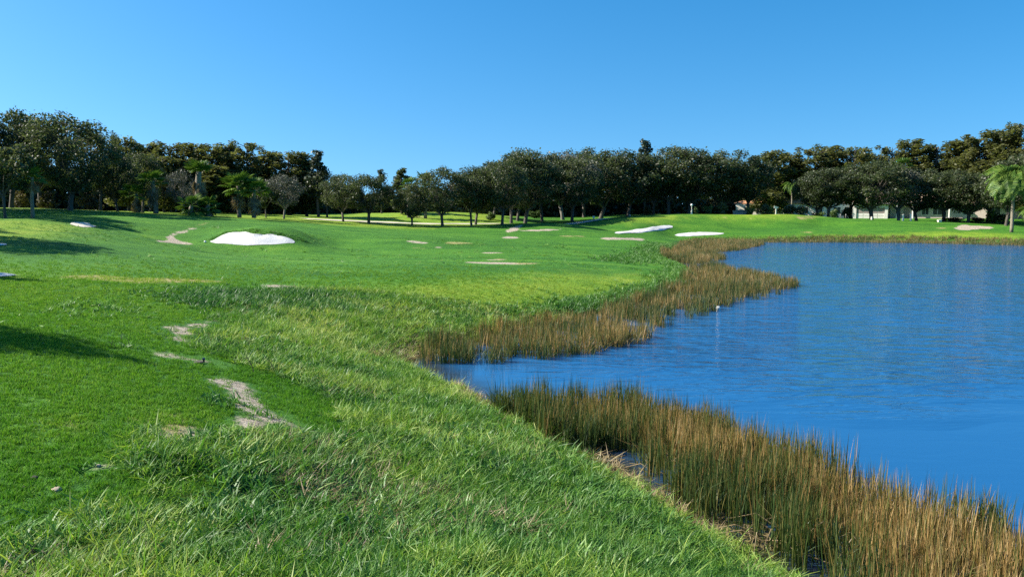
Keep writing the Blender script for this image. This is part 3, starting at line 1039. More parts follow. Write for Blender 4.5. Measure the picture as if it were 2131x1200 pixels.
g1 = 'live oaks standing along the edge of the fairway'
TREES = [
    # big oaks on the shaded rise, left
    ('oak', 150, 82, 236, 200, 'huge dark oak with a very thick black trunk on the shaded rise', 'tall oaks on the shaded rise', 1),
    ('oak', 28, 84, 228, 170, 'tall broad oak rising behind the short palm with the lit crown', 'tall oaks on the shaded rise', 0),
    ('oak', -70, 80, 222, 190, 'highest oak of the grove, half cut off by the picture edge', 'tall oaks on the shaded rise', 4),
    ('oak', 88, 93, 240, 150, 'oak filling the gap between the highest oak and the thick-trunked oak', 'tall oaks on the shaded rise', 3),
    ('oak', 212, 90, 262, 110, 'oak whose airy top ends the tall grove beside the lower brown woods', 'tall oaks on the shaded rise', 2),
    ('oak', 248, 92, 322, 105, 'smaller oak with a thin straight trunk beside the lit grass gap', 'tall oaks on the shaded rise', 1),
    ('young', 14, 66, 300, 120, 'slender pale-trunked oak just in front of the shade at the picture edge', None, 0),
    ('oak', 300, 100, 318, 100, 'dark oak behind the two shaggy palms', None, 3),
    # middle left
    ('grey', 382, 92, 352, 78, 'grey thin-leaved bushy tree with several stems beside the tall shaggy palm', None, 0),
    ('grey', 592, 101, 363, 92, 'pale grey half-bare oak right of the pair of round palms', None, 1),
    ('young', 555, 99, 385, 60, 'small dark tree tucked between the round palms and the grey oak', None, 1),
    ('oak', 640, 122, 345, 90, 'dark oak behind the grey half-bare oak', None, 0),
    ('oak', 682, 119, 358, 86, 'grey-green oak at the start of the fairway row', g1, 2),
    ('oak', 715, 107, 362, 92, 'oak with a single straight trunk next after the grey-green one in the fairway row', g1, 0),
    ('oak', 768, 106, 362, 112, 'round-headed oak standing where the cart path begins', g1, 3),
    ('oak', 858, 106, 382, 84, 'low leaning oak in front of the cone-shaped tree', g1, 1),
    ('oak', 921, 106, 347, 118, 'wide oak with a forked trunk standing on the path edge past the leaning oak', g1, 4),
    ('oak', 981, 108, 352, 96, 'first of two oaks with nearly touching trunks by the path', g1, 2),
    ('oak', 990, 110, 346, 100, 'second of two oaks with nearly touching trunks by the path', g1, 1),
    ('oak', 1045, 109, 333, 112, 'thin-trunked oak where the bare soil strip leaves the path', g1, 3),
    ('oak', 1064, 119, 318, 125, 'tall oak between the thin-trunked oak and the stout one', g1, 0),
    ('oak', 1093, 122, 308, 160, 'stout oak with a thick dark trunk at the shade edge', g1, 1),
    ('grey', 1171, 137, 316, 165, 'broad greyish oak with pale twigs above the shaded ground', g1, 1),
    ('oak', 1215, 152, 309, 130, 'olive-topped oak rising behind the broad greyish one', g1, 2),
    ('oak', 1128, 130, 320, 120, 'oak added for shade, half hidden behind the stout one', g1, 2),  # this oak and the next are added to shade the open grove ground
    ('oak', 1028, 131, 336, 110, 'oak added for shade farther back on the mound between path and grove', g1, 4),
    ('oak', 1077, 127, 325, 118, 'oak added for shade, crowded between the thin-trunked oak and the stout one', g1, 3),  # added with the following oak to throw more shadow on the grove floor
    ('oak', 1190, 129, 328, 125, 'oak added for shade in front of the olive-topped one, over the dark ground', g1, 0),
    ('oak', 1250, 144, 313, 165, 'oak with a low forked trunk behind the shaded dip', g1, 4),
    ('oak', 1306, 144, 311, 150, 'oak with spreading lower limbs where the mound begins', g1, 1),
    ('oak', 1358, 148, 330, 110, 'smaller oak over the bright grass sliver beside the mound', g1, 3),
    ('oak', 1390, 146, 305, 150, 'tall dense oak behind the bright grass sliver', g1, 0),
    ('oak', 1432, 147, 306, 170, 'dense dark oak behind the globe lamp at the green', g1, 1),
    ('oak', 1505, 150, 313, 165, 'wide twiggy-topped oak behind the middle of the putting green', g1, 4),
    ('oak', 1556, 149, 326, 112, 'last dark oak before the orange roof', g1, 2),
    ('pine', 1340, 165, 291, 46, 'tall airy tree poking above the grove top', None, None),
    ('pine', 795, 135, 352, 30, 'thin feathery tree rising behind the round-headed oak', None, None),
    ('cone', 837, 128, 350, 62, 'dark cone-shaped tree in the low gap of the tree line', None, None),
    ('pine', 664, 118, 312, 52, 'airy isolated treetop ending the brown woods', None, None),
    # right
    ('oak', 1700, 146, 356, 112, 'oak in front of the orange-roofed house', 'oaks in front of the houses', 3),
    ('oak', 1722, 145, 350, 130, 'oak with a straight dark trunk beside the bright bush', 'oaks in front of the houses', 0),
    ('oak', 1768, 147, 345, 120, 'oak at the end of the garage wall', 'oaks in front of the houses', 2),
    ('oak', 1812, 143, 334, 165, 'broad oak with twin trunks in front of the garage', 'oaks in front of the houses', 1),
    ('grey', 1868, 145, 345, 120, 'greyish oak by the pale entrance of the house', 'oaks in front of the houses', 0),
    ('oak', 1905, 146, 350, 120, 'oak shading the dark porch', 'oaks in front of the houses', 4),
    ('oak', 1962, 143, 352, 140, 'oak with a leaning trunk beside the white corner column', 'oaks in front of the houses', 3),
    ('oak', 2013, 141, 360, 140, 'low-branched oak behind the bare dirt patch', 'oaks in front of the houses', 1),
    ('oak', 2052, 143, 365, 110, 'thin-trunked oak behind the clipped hedge', 'oaks in front of the houses', 2),
    ('oak', 2092, 133, 330, 120, 'dark oak behind the drooping feathery palm', 'oaks in front of the houses', 0),
    ('oak', 2170, 130, 300, 150, 'dark oak at the picture edge beside the feathery palm', 'oaks in front of the houses', 4),
]
for t in TREES:
    plant(*t[:5], t[5], t[6], t[7])
g2 = 'brown autumn cypresses behind the shaded rise'
g3 = 'olive autumn cypresses behind the houses'
for px, d, tp, w, lab, g in [
    (272, 112, 287, 70, 'cypress showing a dark tuft just beside the tall grove', g2), (318, 120, 298, 90, 'rust-brown cypress next after the dark tuft', g2), (362, 118, 294, 90, 'wide brown cypress above the two shaggy palms', g2),
    (408, 122, 298, 85, 'cypress straight above the tall shaggy palm', g2), (446, 118, 306, 80, 'low brown cypress in the dip of the woods', g2), (484, 122, 300, 80, 'yellowish cypress above the pair of round palms', g2),
    (520, 119, 294, 75, 'highest brown cypress of the woods', g2), (562, 124, 314, 80, 'rusty cypress after the highest one', g2), (604, 121, 316, 80, 'cypress above the grey half-bare oak', g2), (640, 122, 318, 60, 'last brown cypress before the airy treetop', g2),
    (345, 108, 322, 80, 'shorter cypress behind the second shaggy palm', g2), (455, 110, 345, 80, 'short cypress between the shaggy palm and the round palms', g2),
    (1596, 172, 313, 80, 'cypress just above the last dark oak', g3), (1640, 176, 318, 80, 'cypress above the orange roof', g3), (1690, 174, 304, 85, 'flat-topped olive cypress right of the orange roof', g3), (1728, 178, 304, 85, 'olive cypress touching the flat-topped one', g3),
    (1772, 172, 306, 80, 'reddish cypress before the notch of sky', g3), (1812, 180, 318, 70, 'low cypress in the notch of sky', g3), (1848, 172, 301, 70, 'tufted cypress with holes in its top', g3), (1893, 170, 290, 75, 'tall ragged cypress with a narrow tip', g3),
    (1942, 168, 300, 95, 'golden-olive cypress after the ragged tall one', g3), (1985, 165, 292, 90, 'golden-olive cypress on the rising tree line', g3), (2025, 160, 280, 95, 'tall olive cypress halfway up the rising tree line', g3),
    (2070, 157, 270, 95, 'reddish tall cypress near the top of the tree line', g3), (2112, 154, 256, 90, 'tallest cypress above the feathery palm', g3), (2165, 150, 248, 110, 'tallest cypress cut off by the picture edge', g3), (2215, 150, 250, 110, 'tall cypress beyond the edge', g3)]:
    if px < 2200: plant('cyp', px, d, tp, w * 1.25, lab, g)

# oaks past the picture edge whose shadows reach over the fairway
gs = 'oaks beyond the view that throw shadows over the fairway'
for x, y, H, W, lab in [(-21.0, 15.7, 9.0, 3.6, 'oak throwing the near blade-shaped shadow'), (-31.0, 29.2, 9.6, 5.0, 'oak throwing the thin streaky shadows by the sand edge'),
                        (-43.5, 45.0, 13.0, 9.0, 'broad oak throwing the large shadow on the slope'), (-47, 51, 10, 7, 'oak beside the broad one beyond the view'), (-53.5, 70, 12, 11, 'oak shading the lower edge of the rise'), (-61, 78, 13, 12, 'oak shading the middle of the rise'), (-56, 62, 9, 7, 'small oak beyond the rise')]:
    plant('oak', 0, y, 0, 0, lab, gs, x=x, H=H, W=W)

gp = 'fan palms along the foot of the rise'
palm('fan_palm', 'short fan palm with a lit crown and thin pale trunk before the thick-trunked oak', xat(71, 67), 67, float(zat(345, 67)), 1.25, gp, 'fan', .3, 0, 26, 1, .12)
palm('fan_palm', 'first of the two shaggy palms, with lit drooping fronds', xat(290, 88), 88, float(zat(378, 88)), 1.75, gp, 'fan', .35, .3, 30, 2, .2)
palm('fan_palm', 'second of the two shaggy palms, taller and darker', xat(327, 88), 88, float(zat(352, 88)), 1.75, gp, 'fan', .4, .45, 34, 3, .22)
palm('fan_palm', 'tall shaggy palm with a long skirt of dead fronds', xat(415, 88), 88, float(zat(332, 88)), 1.75, gp, 'fan', .58, .75, 56, 4, .3)
palm('fan_palm', 'low young palm spreading at the foot of the tall shaggy palm', xat(398, 86), 86, float(zat(400, 86)), 1.9, gp, 'fan', .15, 0, 22, 5, .22)
palm('fan_palm', 'small dark young palm just right of the tall shaggy trunk', xat(432, 87), 87, float(zat(404, 87)), 1.6, gp, 'fan', .15, 0, 20, 55, .2)
palm('fan_palm', 'taller of the pair of round palms', xat(500, 93), 93, float(zat(357, 93)), 2.2, gp, 'fan', .28, .25, 36, 6, .2)
palm('fan_palm', 'darker lower one of the pair of round palms', xat(530, 93), 93, float(zat(367, 93)), 2.1, gp, 'fan', .32, .3, 34, 7, .2)
palm('fan_palm', 'pale palm crown between the cone-shaped tree and the wide oak', xat(886, 122), 122, float(zat(356, 122)), 2.0, 'far palms in the tree line', 'fan', .3, .2, 28, 8, .2)
palm('fan_palm', 'palm half hidden behind the cone-shaped tree', xat(851, 122), 122, float(zat(366, 122)), 1.7, 'far palms in the tree line', 'fan', .3, .2, 24, 9, .2)
palm('fan_palm', 'bluish palm crown showing above the broad twin-trunked oak', xat(1868, 147), 147, float(zat(326, 147)), 2.2, 'far palms in the tree line', 'fan', .2, .1, 26, 10, .2)
palm('feather_palm', 'tall feathery palm with drooping green fronds and pale trunk near the far shore', xat(2104, 113), 113, float(zat(350, 113)), 4.3, None, 'feather', .0, 0, 36, 11, .19)
palm('feather_palm', 'small arching palm in front of the orange roof', xat(1646, 158), 158, float(zat(380, 158)), 2.2, None, 'feather', .0, 0, 14, 12, .14)
palm('feather_palm', 'yellowing low palm at the picture edge past the feathery palm', xat(2138, 118), 118, float(zat(432, 118)), 2.0, None, 'feather', .1, 0, 14, 13, .14)

for kind, px, d, tp, w, lab in [
    ('dry', 108, 92, 398, 52, 'brown bush between the lit palm and the thick trunk'), ('dry', 190, 95, 405, 50, 'brownish bush right of the thick trunk'), ('dry', 45, 93, 396, 40, 'yellow-brown bush in the deep shade'),
    ('shrub', 1447, 138, 430, 13, 'small yellow-green bush beside the globe lamp'), ('shrub', 1472, 141, 426, 18, 'bright bush right of the globe lamp'), ('hedge', 1500, 141, 420, 24, 'round dark bush behind the green'),
    ('shrub', 1560, 141, 430, 18, 'small lit bush by the low wall behind the green'), ('shrub', 1601, 142, 428, 16, 'thin bush next to the white signpost'), ('hedge', 1590, 143, 424, 22, 'dark bush behind the white signpost'),
    ('hedge', 1640, 144, 425, 34, 'dark bush under the orange roof'), ('hedge', 1665, 143, 428, 26, 'dark bush beside the small white sign'), ('shrub', 1701, 143, 441, 28, 'low clipped bush in the gap before the tan wall'),
    ('shrub', 1733, 141, 434, 20, 'bright upright bush beside the straight trunk'), ('hedge', 1760, 146, 430, 28, 'dark bush against the grey wall'), ('hedge', 1985, 142, 452, 44, 'first clipped hedge along the far house'),
    ('hedge', 2030, 142, 452, 44, 'second clipped hedge along the far house'), ('shrub', 2062, 140, 436, 30, 'leafy bush left of the feathery palm'), ('hedge', 2085, 138, 445, 40, 'dark bush behind the feathery palm trunk'),
    ('shrub', 1022, 124, 440, 24, 'small bright bush under the oak row'), ('shrub', 1112, 140, 437, 26, 'green bush behind the stout oak'), ('dry', 1345, 146, 430, 26, 'thin bush by the bright grass sliver'), ('dry', 395, 112, 420, 40, 'brown bush behind the young palm')]:
    plant(kind, px, d, tp, w, lab, 'bushes among the tree trunks')

# far woods that read as one mass
rs = np.random.default_rng(99)
line = [(-400, 120, 330), (0, 120, 345), (250, 128, 345), (500, 132, 350), (640, 138, 352), (700, 150, 392), (860, 152, 396), (985, 152, 372), (1100, 152, 345), (1400, 168, 340), (1600, 192, 350), (1800, 195, 340), (2131, 185, 325), (2600, 175, 325)]
LX = np.array([l[0] for l in line]); LD = np.array([l[1] for l in line]); LT = np.array([l[2] for l in line])
n = 150000
px = rs.uniform(-400, 2600, n)
dd = np.interp(px, LX, LD) + rs.uniform(0, 9, n)
tp = np.interp(px, LX, LT) + (fbm(px * .035, px * 0, 3, 3) - .35) * 46
xx = (px - 1065.5) / FPX * dd
zt = EYE + dd * (-SP + (600 - tp) / FPX * CP) / (CP + (600 - tp) / FPX * SP)
uz = rs.uniform(0, 1, n)
uz = np.where(rs.random(n) < .35, uz * .35, uz)
zb = np.maximum(1.5, ground(xx, dd, False))
zz = zb + (zt - zb) * uz
clump = fbm(xx * .5, zz * .5 + dd * .11, 7, 2)
keep = (clump > .30) | (uz < .45)
C = np.stack([xx, dd, zz], 1)[keep]
P, F, T = leaf_quads(C, .43, rs, .1, (rs.uniform(0, 1, n) * .6 + clump * .5)[keep])
tag(link('far_woods', mesh_np('far_woods', P, F, M_woods, {'lt': T})), 'dense dark mass of far woods behind the trees', None, None, 'stuff')
# ------------------------------------------------------------------ grass, weeds and reeds (uncountable)
PROTO = bpy.data.collections.new('tuft_shapes')


def blades(name, seed, n, h0, h1, w, spread, lean, mat, tone=(0, 1), seg=3, drop=0.0):
    rs = np.random.default_rng(seed)
    V, F, T = [], [], []
    for _ in range(n):
        a, r = rs.uniform(0, 6.283), spread * rs.uniform(0, 1) ** .5
        bx, by = math.cos(a) * r, math.sin(a) * r
        h = rs.uniform(h0, h1)
        la = rs.uniform(0, 6.283)
        le = lean * rs.uniform(.2, 1.0) * h
        d = np.array([math.cos(la), math.sin(la)])
        s = np.array([-d[1], d[0]]) * w * rs.uniform(.7, 1.2)
        tw = rs.uniform(-.8, .8)
        s = np.array([s[0] * math.cos(tw) - s[1] * math.sin(tw), s[0] * math.sin(tw) + s[1] * math.cos(tw)])
        t = rs.uniform(*tone)
        b = len(V)
        for k in range(seg):
            u = k / seg
            z = h * (u - drop * u * u * .5)
            p = np.array([bx, by]) + d * le * u * u
            ww = s * (1 - .35 * u)
            V += [(p[0] - ww[0], p[1] - ww[1], z), (p[0] + ww[0], p[1] + ww[1], z)]
            T += [t, t]
        p = np.array([bx, by]) + d * le
        V.append((p[0], p[1], h * (1 - drop * .5)))
        T.append(min(1, t + .1))
        for k in range(seg - 1):
            F.append((b + 2 * k, b + 2 * k + 1, b + 2 * k + 3, b + 2 * k + 2))
        F.append((b + 2 * seg - 2, b + 2 * seg - 1, b + 2 * seg))
    return bpy.data.objects.new(name, mesh_np(name, V, F, mat, {'bt': T}))


def proto_set(name, objs):
    c = bpy.data.collections.new(name)
    for o in objs: c.objects.link(o)
    return c


def scatter(name, P, rot, scl, tint, coll, label):
    n = len(P)
    me = bpy.data.meshes.new(name)
    me.vertices.add(n)
    me.vertices.foreach_set('co', np.asarray(P, np.float32).ravel())
    for k, v, ty in (('rot', rot, 'FLOAT_VECTOR'), ('scl', scl, 'FLOAT_VECTOR'), ('tint', tint, 'FLOAT')):
        at = me.attributes.new(k, ty, 'POINT')
        at.data.foreach_set('vector' if ty == 'FLOAT_VECTOR' else 'value', np.asarray(v, np.float32).ravel())
    at = me.attributes.new('pick', 'INT', 'POINT')
    at.data.foreach_set('value', rng.integers(0, len(coll.objects), n).astype(np.int32))
    o = link(name, me)
    ng = bpy.data.node_groups.new(name, 'GeometryNodeTree')
    ng.interface.new_socket('Geometry', in_out='INPUT', socket_type='NodeSocketGeometry')
    ng.interface.new_socket('Geometry', in_out='OUTPUT', socket_type='NodeSocketGeometry')
    nn, ll = ng.nodes, ng.links
    gi, go = nn.new('NodeGroupInput'), nn.new('NodeGroupOutput')
    ip = nn.new('GeometryNodeInstanceOnPoints')
    ci = nn.new('GeometryNodeCollectionInfo')
    ci.inputs['Collection'].default_value = coll
    ci.inputs['Separate Children'].default_value = True
    ci.inputs['Reset Children'].default_value = True

    def na(nm, ty):
        k = nn.new('GeometryNodeInputNamedAttribute')
        k.data_type = ty
        k.inputs['Name'].default_value = nm
        return k.outputs['Attribute']
    er = nn.new('FunctionNodeEulerToRotation')
    ll.new(na('rot', 'FLOAT_VECTOR'), er.inputs[0])
    ll.new(gi.outputs[0], ip.inputs['Points'])
    ll.new(ci.outputs[0], ip.inputs['Instance'])
    ip.inputs['Pick Instance'].default_value = True
    ll.new(na('pick', 'INT'), ip.inputs['Instance Index'])
    ll.new(er.outputs[0], ip.inputs['Rotation'])
    ll.new(na('scl', 'FLOAT_VECTOR'), ip.inputs['Scale'])
    ll.new(ip.outputs[0], go.inputs[0])
    md = o.modifiers.new('scatter', 'NODES')
    md.node_group = ng
    return tag(o, label, None, None, 'stuff')


S_turf = proto_set('turf_tufts', [blades('turf_tuft', 100 + k, 14, .025, .06, .0035, .05, .7, M_turf, seg=2) for k in range(4)])
S_long = proto_set('long_tufts', [blades('long_tuft', 110 + k, 18, .06, .20, .0052, .10, 1.5, M_longgrass, drop=.4) for k in range(5)])
S_weed = proto_set('weed_tufts', [blades('weed_tuft', 120 + k, 14, .07, .20, .0095, .09, 1.1, M_weed, drop=.4) for k in range(4)])
S_reed = proto_set('reed_tufts', [blades('reed_tuft', 150 + k, 9, .5, 1.0, .0075, .15, .75, M_reed, drop=.5) for k in range(1)] + [blades('reed_tuft', 130 + k, 14, .66, 1.12, .0062, .13, .12, M_reed) for k in range(6)])
S_straw = proto_set('straw_tufts', [blades('straw_tuft', 140 + k, 12, .12, .40, .006, .08, 1.3, M_straw, drop=.6) for k in range(3)])

HALF = R(38)


def wedge(d0, d1, dens):
    """random points in the ground sector the view covers, with dens(d) per square metre"""
    P = []
    edges = np.arange(d0, d1, 1.0)
    for e in edges:
        a = HALF * ((e + 1) ** 2 - e ** 2)
        n = int(a * dens(e + .5))
        r = np.sqrt(rng.uniform(e * e, (e + 1) ** 2, n))
        t = rng.uniform(-HALF, HALF, n)
        P.append(np.stack([np.sin(t) * r, np.cos(t) * r], 1))
    return np.vstack(P)


def settle(P, sink=.01):
    return np.hstack([P, (ground(P[:, 0], P[:, 1]) - sink)[:, None]])


def rots(n, tilt=.12):
    return np.stack([rng.normal(0, tilt, n), rng.normal(0, tilt, n), rng.uniform(0, 6.283, n)], 1)


def scl3(s, zs=None):
    z = s if zs is None else zs
    return np.stack([s, s, z], 1)


def bare(P):
    m = np.zeros(len(P))
    for D in DIRT:
        m = np.maximum(m, sstep(-.55, .0, poly_sd(D, P[:, 0], P[:, 1]) / min(1.0, .8 * np.ptp(D, 0).min()) + (fbm(P[:, 0] * 3, P[:, 1] * 3, 44, 2) - .5) * .8) * .93)
    for D in BUNK.values():
        m = np.maximum(m, sstep(-.3, .0, poly_sd(D, P[:, 0], P[:, 1])))
    return m


# mown turf
P = wedge(4.5, 48, lambda d: 420 if d < 10 else 420 * (10 / d) ** 1.5 * float(sstep(50, 24, np.array(d))))
rg = poly_sd(ROUGH, P[:, 0], P[:, 1]) + (fbm(P[:, 0] * 1.1, P[:, 1] * 1.1, 31, 3) - .5) * 1.2
s = -poly_sd(LAKE, P[:, 0], P[:, 1])
k = (rg < .4) & (s > .4) & (rng.random(len(P)) > bare(P) * .93)
P = P[k]
d = np.hypot(P[:, 0], P[:, 1])
tint = .22 + .5 * fbm(P[:, 0] * .45, P[:, 1] * .45, 61, 3) + rng.normal(0, .12, len(P)) + .22 * sstep(12, 30, d)
st = np.zeros(len(P))
for D in STRAW + YELLOW[:1]: st = np.maximum(st, sstep(-.8, .8, poly_sd(D, P[:, 0], P[:, 1])))
tint = tint + st * .42
sc = rng.uniform(.7, 1.25, len(P)) * (1 + .02 * d)
scatter('mown_grass', settle(P), rots(len(P), .2), scl3(sc, sc * .85), tint, S_turf, 'short mown turf of the near fairway')

# long rough grass on the bank
P = wedge(4.5, 46, lambda d: 380 if d < 9 else 380 * (9 / d) ** 1.2)
rg = poly_sd(ROUGH, P[:, 0], P[:, 1]) + (fbm(P[:, 0] * 1.1, P[:, 1] * 1.1, 31, 3) - .5) * 1.3
s = -poly_sd(LAKE, P[:, 0], P[:, 1])
dn = fbm(P[:, 0] * .5, P[:, 1] * .5, 71, 3)
k = (rg > -.15) & (s > -.06) & (rng.random(len(P)) > bare(P)) & (rng.random(len(P)) < .35 + 1.3 * sstep(.3, .6, dn) + sstep(1.2, .3, s))
P = P[k]; rg = rg[k]; s = s[k]; dn = dn[k]
d = np.hypot(P[:, 0], P[:, 1])
hgt = .30 + .60 * sstep(.3, .72, fbm(P[:, 0] * .8, P[:, 1] * .8, 72, 3))
hgt *= sstep(-.5, 1.2, rg) * .6 + .4
mid = sstep(14, 22, d)
tint = .12 + .52 * sstep(.3, .72, fbm(P[:, 0] * .6, P[:, 1] * .6, 73, 4)) + rng.normal(0, .10, len(P)) + .30 * mid * sstep(.3, .6, fbm(P[:, 0] * .25, P[:, 1] * .25, 78, 2)) + .08 * mid + .36 * sstep(1.0, .15, s) - .12 * sstep(8.2, 7.0, d) * sstep(0, 3, P[:, 0])
red = fbm(P[:, 0] * 1.2, P[:, 1] * 1.2, 79, 2)
sc = rng.uniform(.75, 1.25, len(P)) * (1 + .012 * d)
scatter('long_grass', settle(P, .02), rots(len(P), .5), scl3(sc, sc * hgt * 1.15), np.clip(tint, 0, 1), S_long, 'long unmown grass covering the bank down to the water')

# broad dark leafy weeds in clumps
CL = [((560, 630), 2.8, 1.2, .22), ((640, 622), 2.4, 1.0, .25), ((500, 640), 1.8, .9, .2), ((700, 645), 1.6, .6, .45), ((425, 708), .75, .9, .6), ((690, 800), 1.0, .7, .35), ((820, 735), 1.0, .6, .3),
      ((480, 838), .45, 1.4, .3), ((540, 862), .3, 1.0, .5), ((560, 915), .8, .5, .35), ((470, 940), .7, .4, .35), ((300, 965), .6, .4, .35), ((200, 640), 1.6, .2, .75), ((160, 655), 1.2, .2, .75), ((230, 630), 1.2, .15, .7),
      ((700, 960), .8, .6, .2), ((900, 930), .8, .8, .22), ((1010, 970), .8, .7, .25), ((620, 990), .7, .5, .3), ((620, 760), .8, .6, .6), ((150, 1130), .5, 2.2, .6), ((260, 1110), .5, 2.2, .65), ((90, 1160), .5, 2.2, .6), ((350, 1150), .6, 1.5, .5), ((480, 1100), .6, 1.2, .45),
      ((880, 1100), .6, .4, .45), ((1200, 1080), .7, .4, .5), ((1350, 1130), .7, .3, .2), ((740, 700), 2.0, .25, .6), ((640, 740), 1.2, .3, .6)]
PP, HH, TT = [], [], []
for (px, py), r, den, tn in CL:
    c = np.array(G(px, py))
    n = int(150 * r * r * den)
    q = rng.normal(0, r * .5, (n, 2)) * [1.25, 1.0] + c
    PP.append(q)
    e = np.exp(-((q - c) ** 2).sum(1) / (r * r))
    HH.append((.32 + .55 * e) * (1.7 if py < 650 and 480 < px < 720 else 1.0))
    TT.append(tn + rng.normal(0, .13, n))
Q = wedge(4.5, 44, lambda d: 95 if d < 9 else 95 * (9 / d) ** 1.1)
Q = Q[(poly_sd(ROUGH, Q[:, 0], Q[:, 1]) > .1) & (fbm(Q[:, 0] * .9, Q[:, 1] * .9, 66, 3) > .43)]
PP.append(Q); HH.append(rng.uniform(.5, 1.0, len(Q))); TT.append(.2 + .7 * fbm(Q[:, 0] * .6, Q[:, 1] * .6, 67, 3) + rng.normal(0, .12, len(Q)))
# stray tufts in the middle of the fairway
Q = wedge(16, 78, lambda d: 6 * (16 / d) ** .5)
Q = Q[(poly_sd(ROUGH, Q[:, 0], Q[:, 1]) < -.3) & (fbm(Q[:, 0] * .22, Q[:, 1] * .5, 68, 3) > .56)]
PP.append(Q); HH.append(rng.uniform(.12, .25, len(Q))); TT.append(.75 + rng.normal(0, .2, len(Q)))
P, hgt, tint = np.vstack(PP), np.concatenate(HH), np.concatenate(TT)
k = (-poly_sd(LAKE, P[:, 0], P[:, 1]) > .3) & (rng.random(len(P)) > bare(P) * .9)
P, hgt, tint = P[k], hgt[k], tint[k]
sc = rng.uniform(.8, 1.3, len(P)) * (1 + .012 * np.hypot(P[:, 0], P[:, 1]))
scatter('broad_weeds', settle(P, .02), rots(len(P), .25), scl3(sc, sc * hgt), np.clip(tint, 0, 1), S_weed, 'broad-bladed green weeds in clumps on the rough')

# brown dead stems standing in the rough
Q = wedge(4.5, 40, lambda d: 60 if d < 9 else 60 * (9 / d) ** 1.2)
fq = fbm(Q[:, 0] * .55 + 9, Q[:, 1] * .55, 57, 3)
Q = Q[(poly_sd(ROUGH, Q[:, 0], Q[:, 1]) > .1) & (-poly_sd(LAKE, Q[:, 0], Q[:, 1]) > .1) & (rng.random(len(Q)) < sstep(.46, .66, fq))]
scatter('dead_grass', settle(Q), rots(len(Q), .3), scl3(rng.uniform(.5, .9, len(Q)), rng.uniform(.35, .75, len(Q))), rng.uniform(-.4, .7, len(Q)), S_straw, 'brown dead stems mixed through the long grass')

# leafy plants along the far bank and the rim of the wide bunker
PP, TT, HH = [], [], []
for pts, wd, den, tn, hh in [([(1080, 655), (1150, 652), (1200, 640), (1260, 632), (1330, 618), (1400, 598), (1440, 580), (1420, 560), (1390, 545), (1350, 530)], 1.6, 60, .62, 1.5),
                             ([(1190, 648), (1240, 642)], 1.2, 160, .45, 2.0), ([(1400, 590), (1440, 575), (1455, 590)], 2.0, 50, .65, 1.8),
                             ([(1290, 545), (1340, 530), (1400, 510)], 2.5, 20, .5, 1.6),
                             ([(428, 503), (452, 494), (470, 485), (500, 482), (545, 485), (580, 490), (612, 498), (640, 505)], .6, 45, .5, .55),
                             ([(1500, 497), (1650, 497), (1800, 497), (1950, 499), (2131, 503)], 3.0, 9, .7, 1.6), ([(1440, 498), (1480, 497), (1530, 496)], 2.0, 20, .6, 1.6)]:
    W = np.array([G(*p) for p in pts])
    for a, b in zip(W[:-1], W[1:]):
        L = np.linalg.norm(b - a)
        n = int(L * wd * den)
        q = a + (b - a) * rng.random((n, 1)) + rng.normal(0, wd * .4, (n, 2))
        PP.append(q); TT.append(np.full(n, tn) + rng.normal(0, .15, n)); HH.append(np.full(n, hh) * rng.uniform(.5, 1.2, n))
P, tint, hgt = np.vstack(PP), np.concatenate(TT), np.concatenate(HH)
k = (-poly_sd(LAKE, P[:, 0], P[:, 1]) > .0)
for D in BUNK.values(): k &= poly_sd(D, P[:, 0], P[:, 1]) < .02
P, tint, hgt = P[k], tint[k], hgt[k]
sc = rng.uniform(1.1, 1.7, len(P))
scatter('bank_plants', settle(P, .02), rots(len(P), .25), scl3(sc, hgt * 1.15), np.clip(tint, 0, 1), S_weed, 'bright leafy plants fringing the far bank and bunker rim')

# reeds
def reed_bed(Q, dens, tint0, hs, shift=.0):
    Q = smooth_poly(np.array([flat(*p) for p in Q]), 2)
    lo, hi = Q.min(0), Q.max(0)
    n = int((hi - lo).prod() * dens)
    P = rng.uniform(lo, hi, (n, 2))
    sd = poly_sd(Q, P[:, 0], P[:, 1]) + (fbm(P[:, 0] * 1.0, P[:, 1] * 1.0, 81, 3) - .5) * 1.1 + shift
    k = (sd > 0) & (rng.random(n) < .35 + 1.2 * sstep(.3, .5, fbm(P[:, 0] * .9, P[:, 1] * .9, 82, 3)))
    return P[k], sd[k], np.full(k.sum(), tint0), np.full(k.sum(), hs)


beds = [
    reed_bed([(1022, 845), (1100, 842), (1200, 842), (1300, 858), (1400, 888), (1480, 915), (1600, 965), (1740, 1030), (1880, 1080), (2000, 1120), (2110, 1160), (2260, 1240), (2240, 1480), (1870, 1400),
              (1790, 1250), (1725, 1180), (1627, 1112), (1542, 1085), (1424, 1015), (1356, 944), (1270, 938), (1180, 928), (1130, 900), (1040, 866)], 72, 0, .82, .30),
    reed_bed([(868, 752), (910, 756), (965, 758), (1100, 748), (1180, 742), (1245, 736), (1310, 712), (1372, 692), (1385, 680), (1405, 668), (1480, 642), (1560, 622), (1640, 601), (1660, 593), (1600, 580), (1540, 568),
              (1462, 551), (1440, 560), (1440, 585), (1400, 608), (1330, 632), (1250, 652), (1225, 672), (1150, 676), (1080, 690), (1000, 705), (930, 722), (885, 732)], 22, 1, .74, .25),
    reed_bed([(1400, 549), (1462, 549), (1502, 541), (1505, 533), (1440, 527), (1390, 527), (1370, 535)], 15, 2, .75),
    reed_bed([(1420, 529), (1520, 525), (1560, 516), (1600, 508), (1560, 503), (1440, 502), (1400, 517)], 12, 2, .75),
    reed_bed([(1560, 505), (1700, 505), (1800, 505), (1950, 507), (2131, 511.5), (2300, 518.5), (2300, 511), (2131, 506), (1950, 501.5), (1800, 499.5), (1600, 499.5)], 8, 3, .5),
]
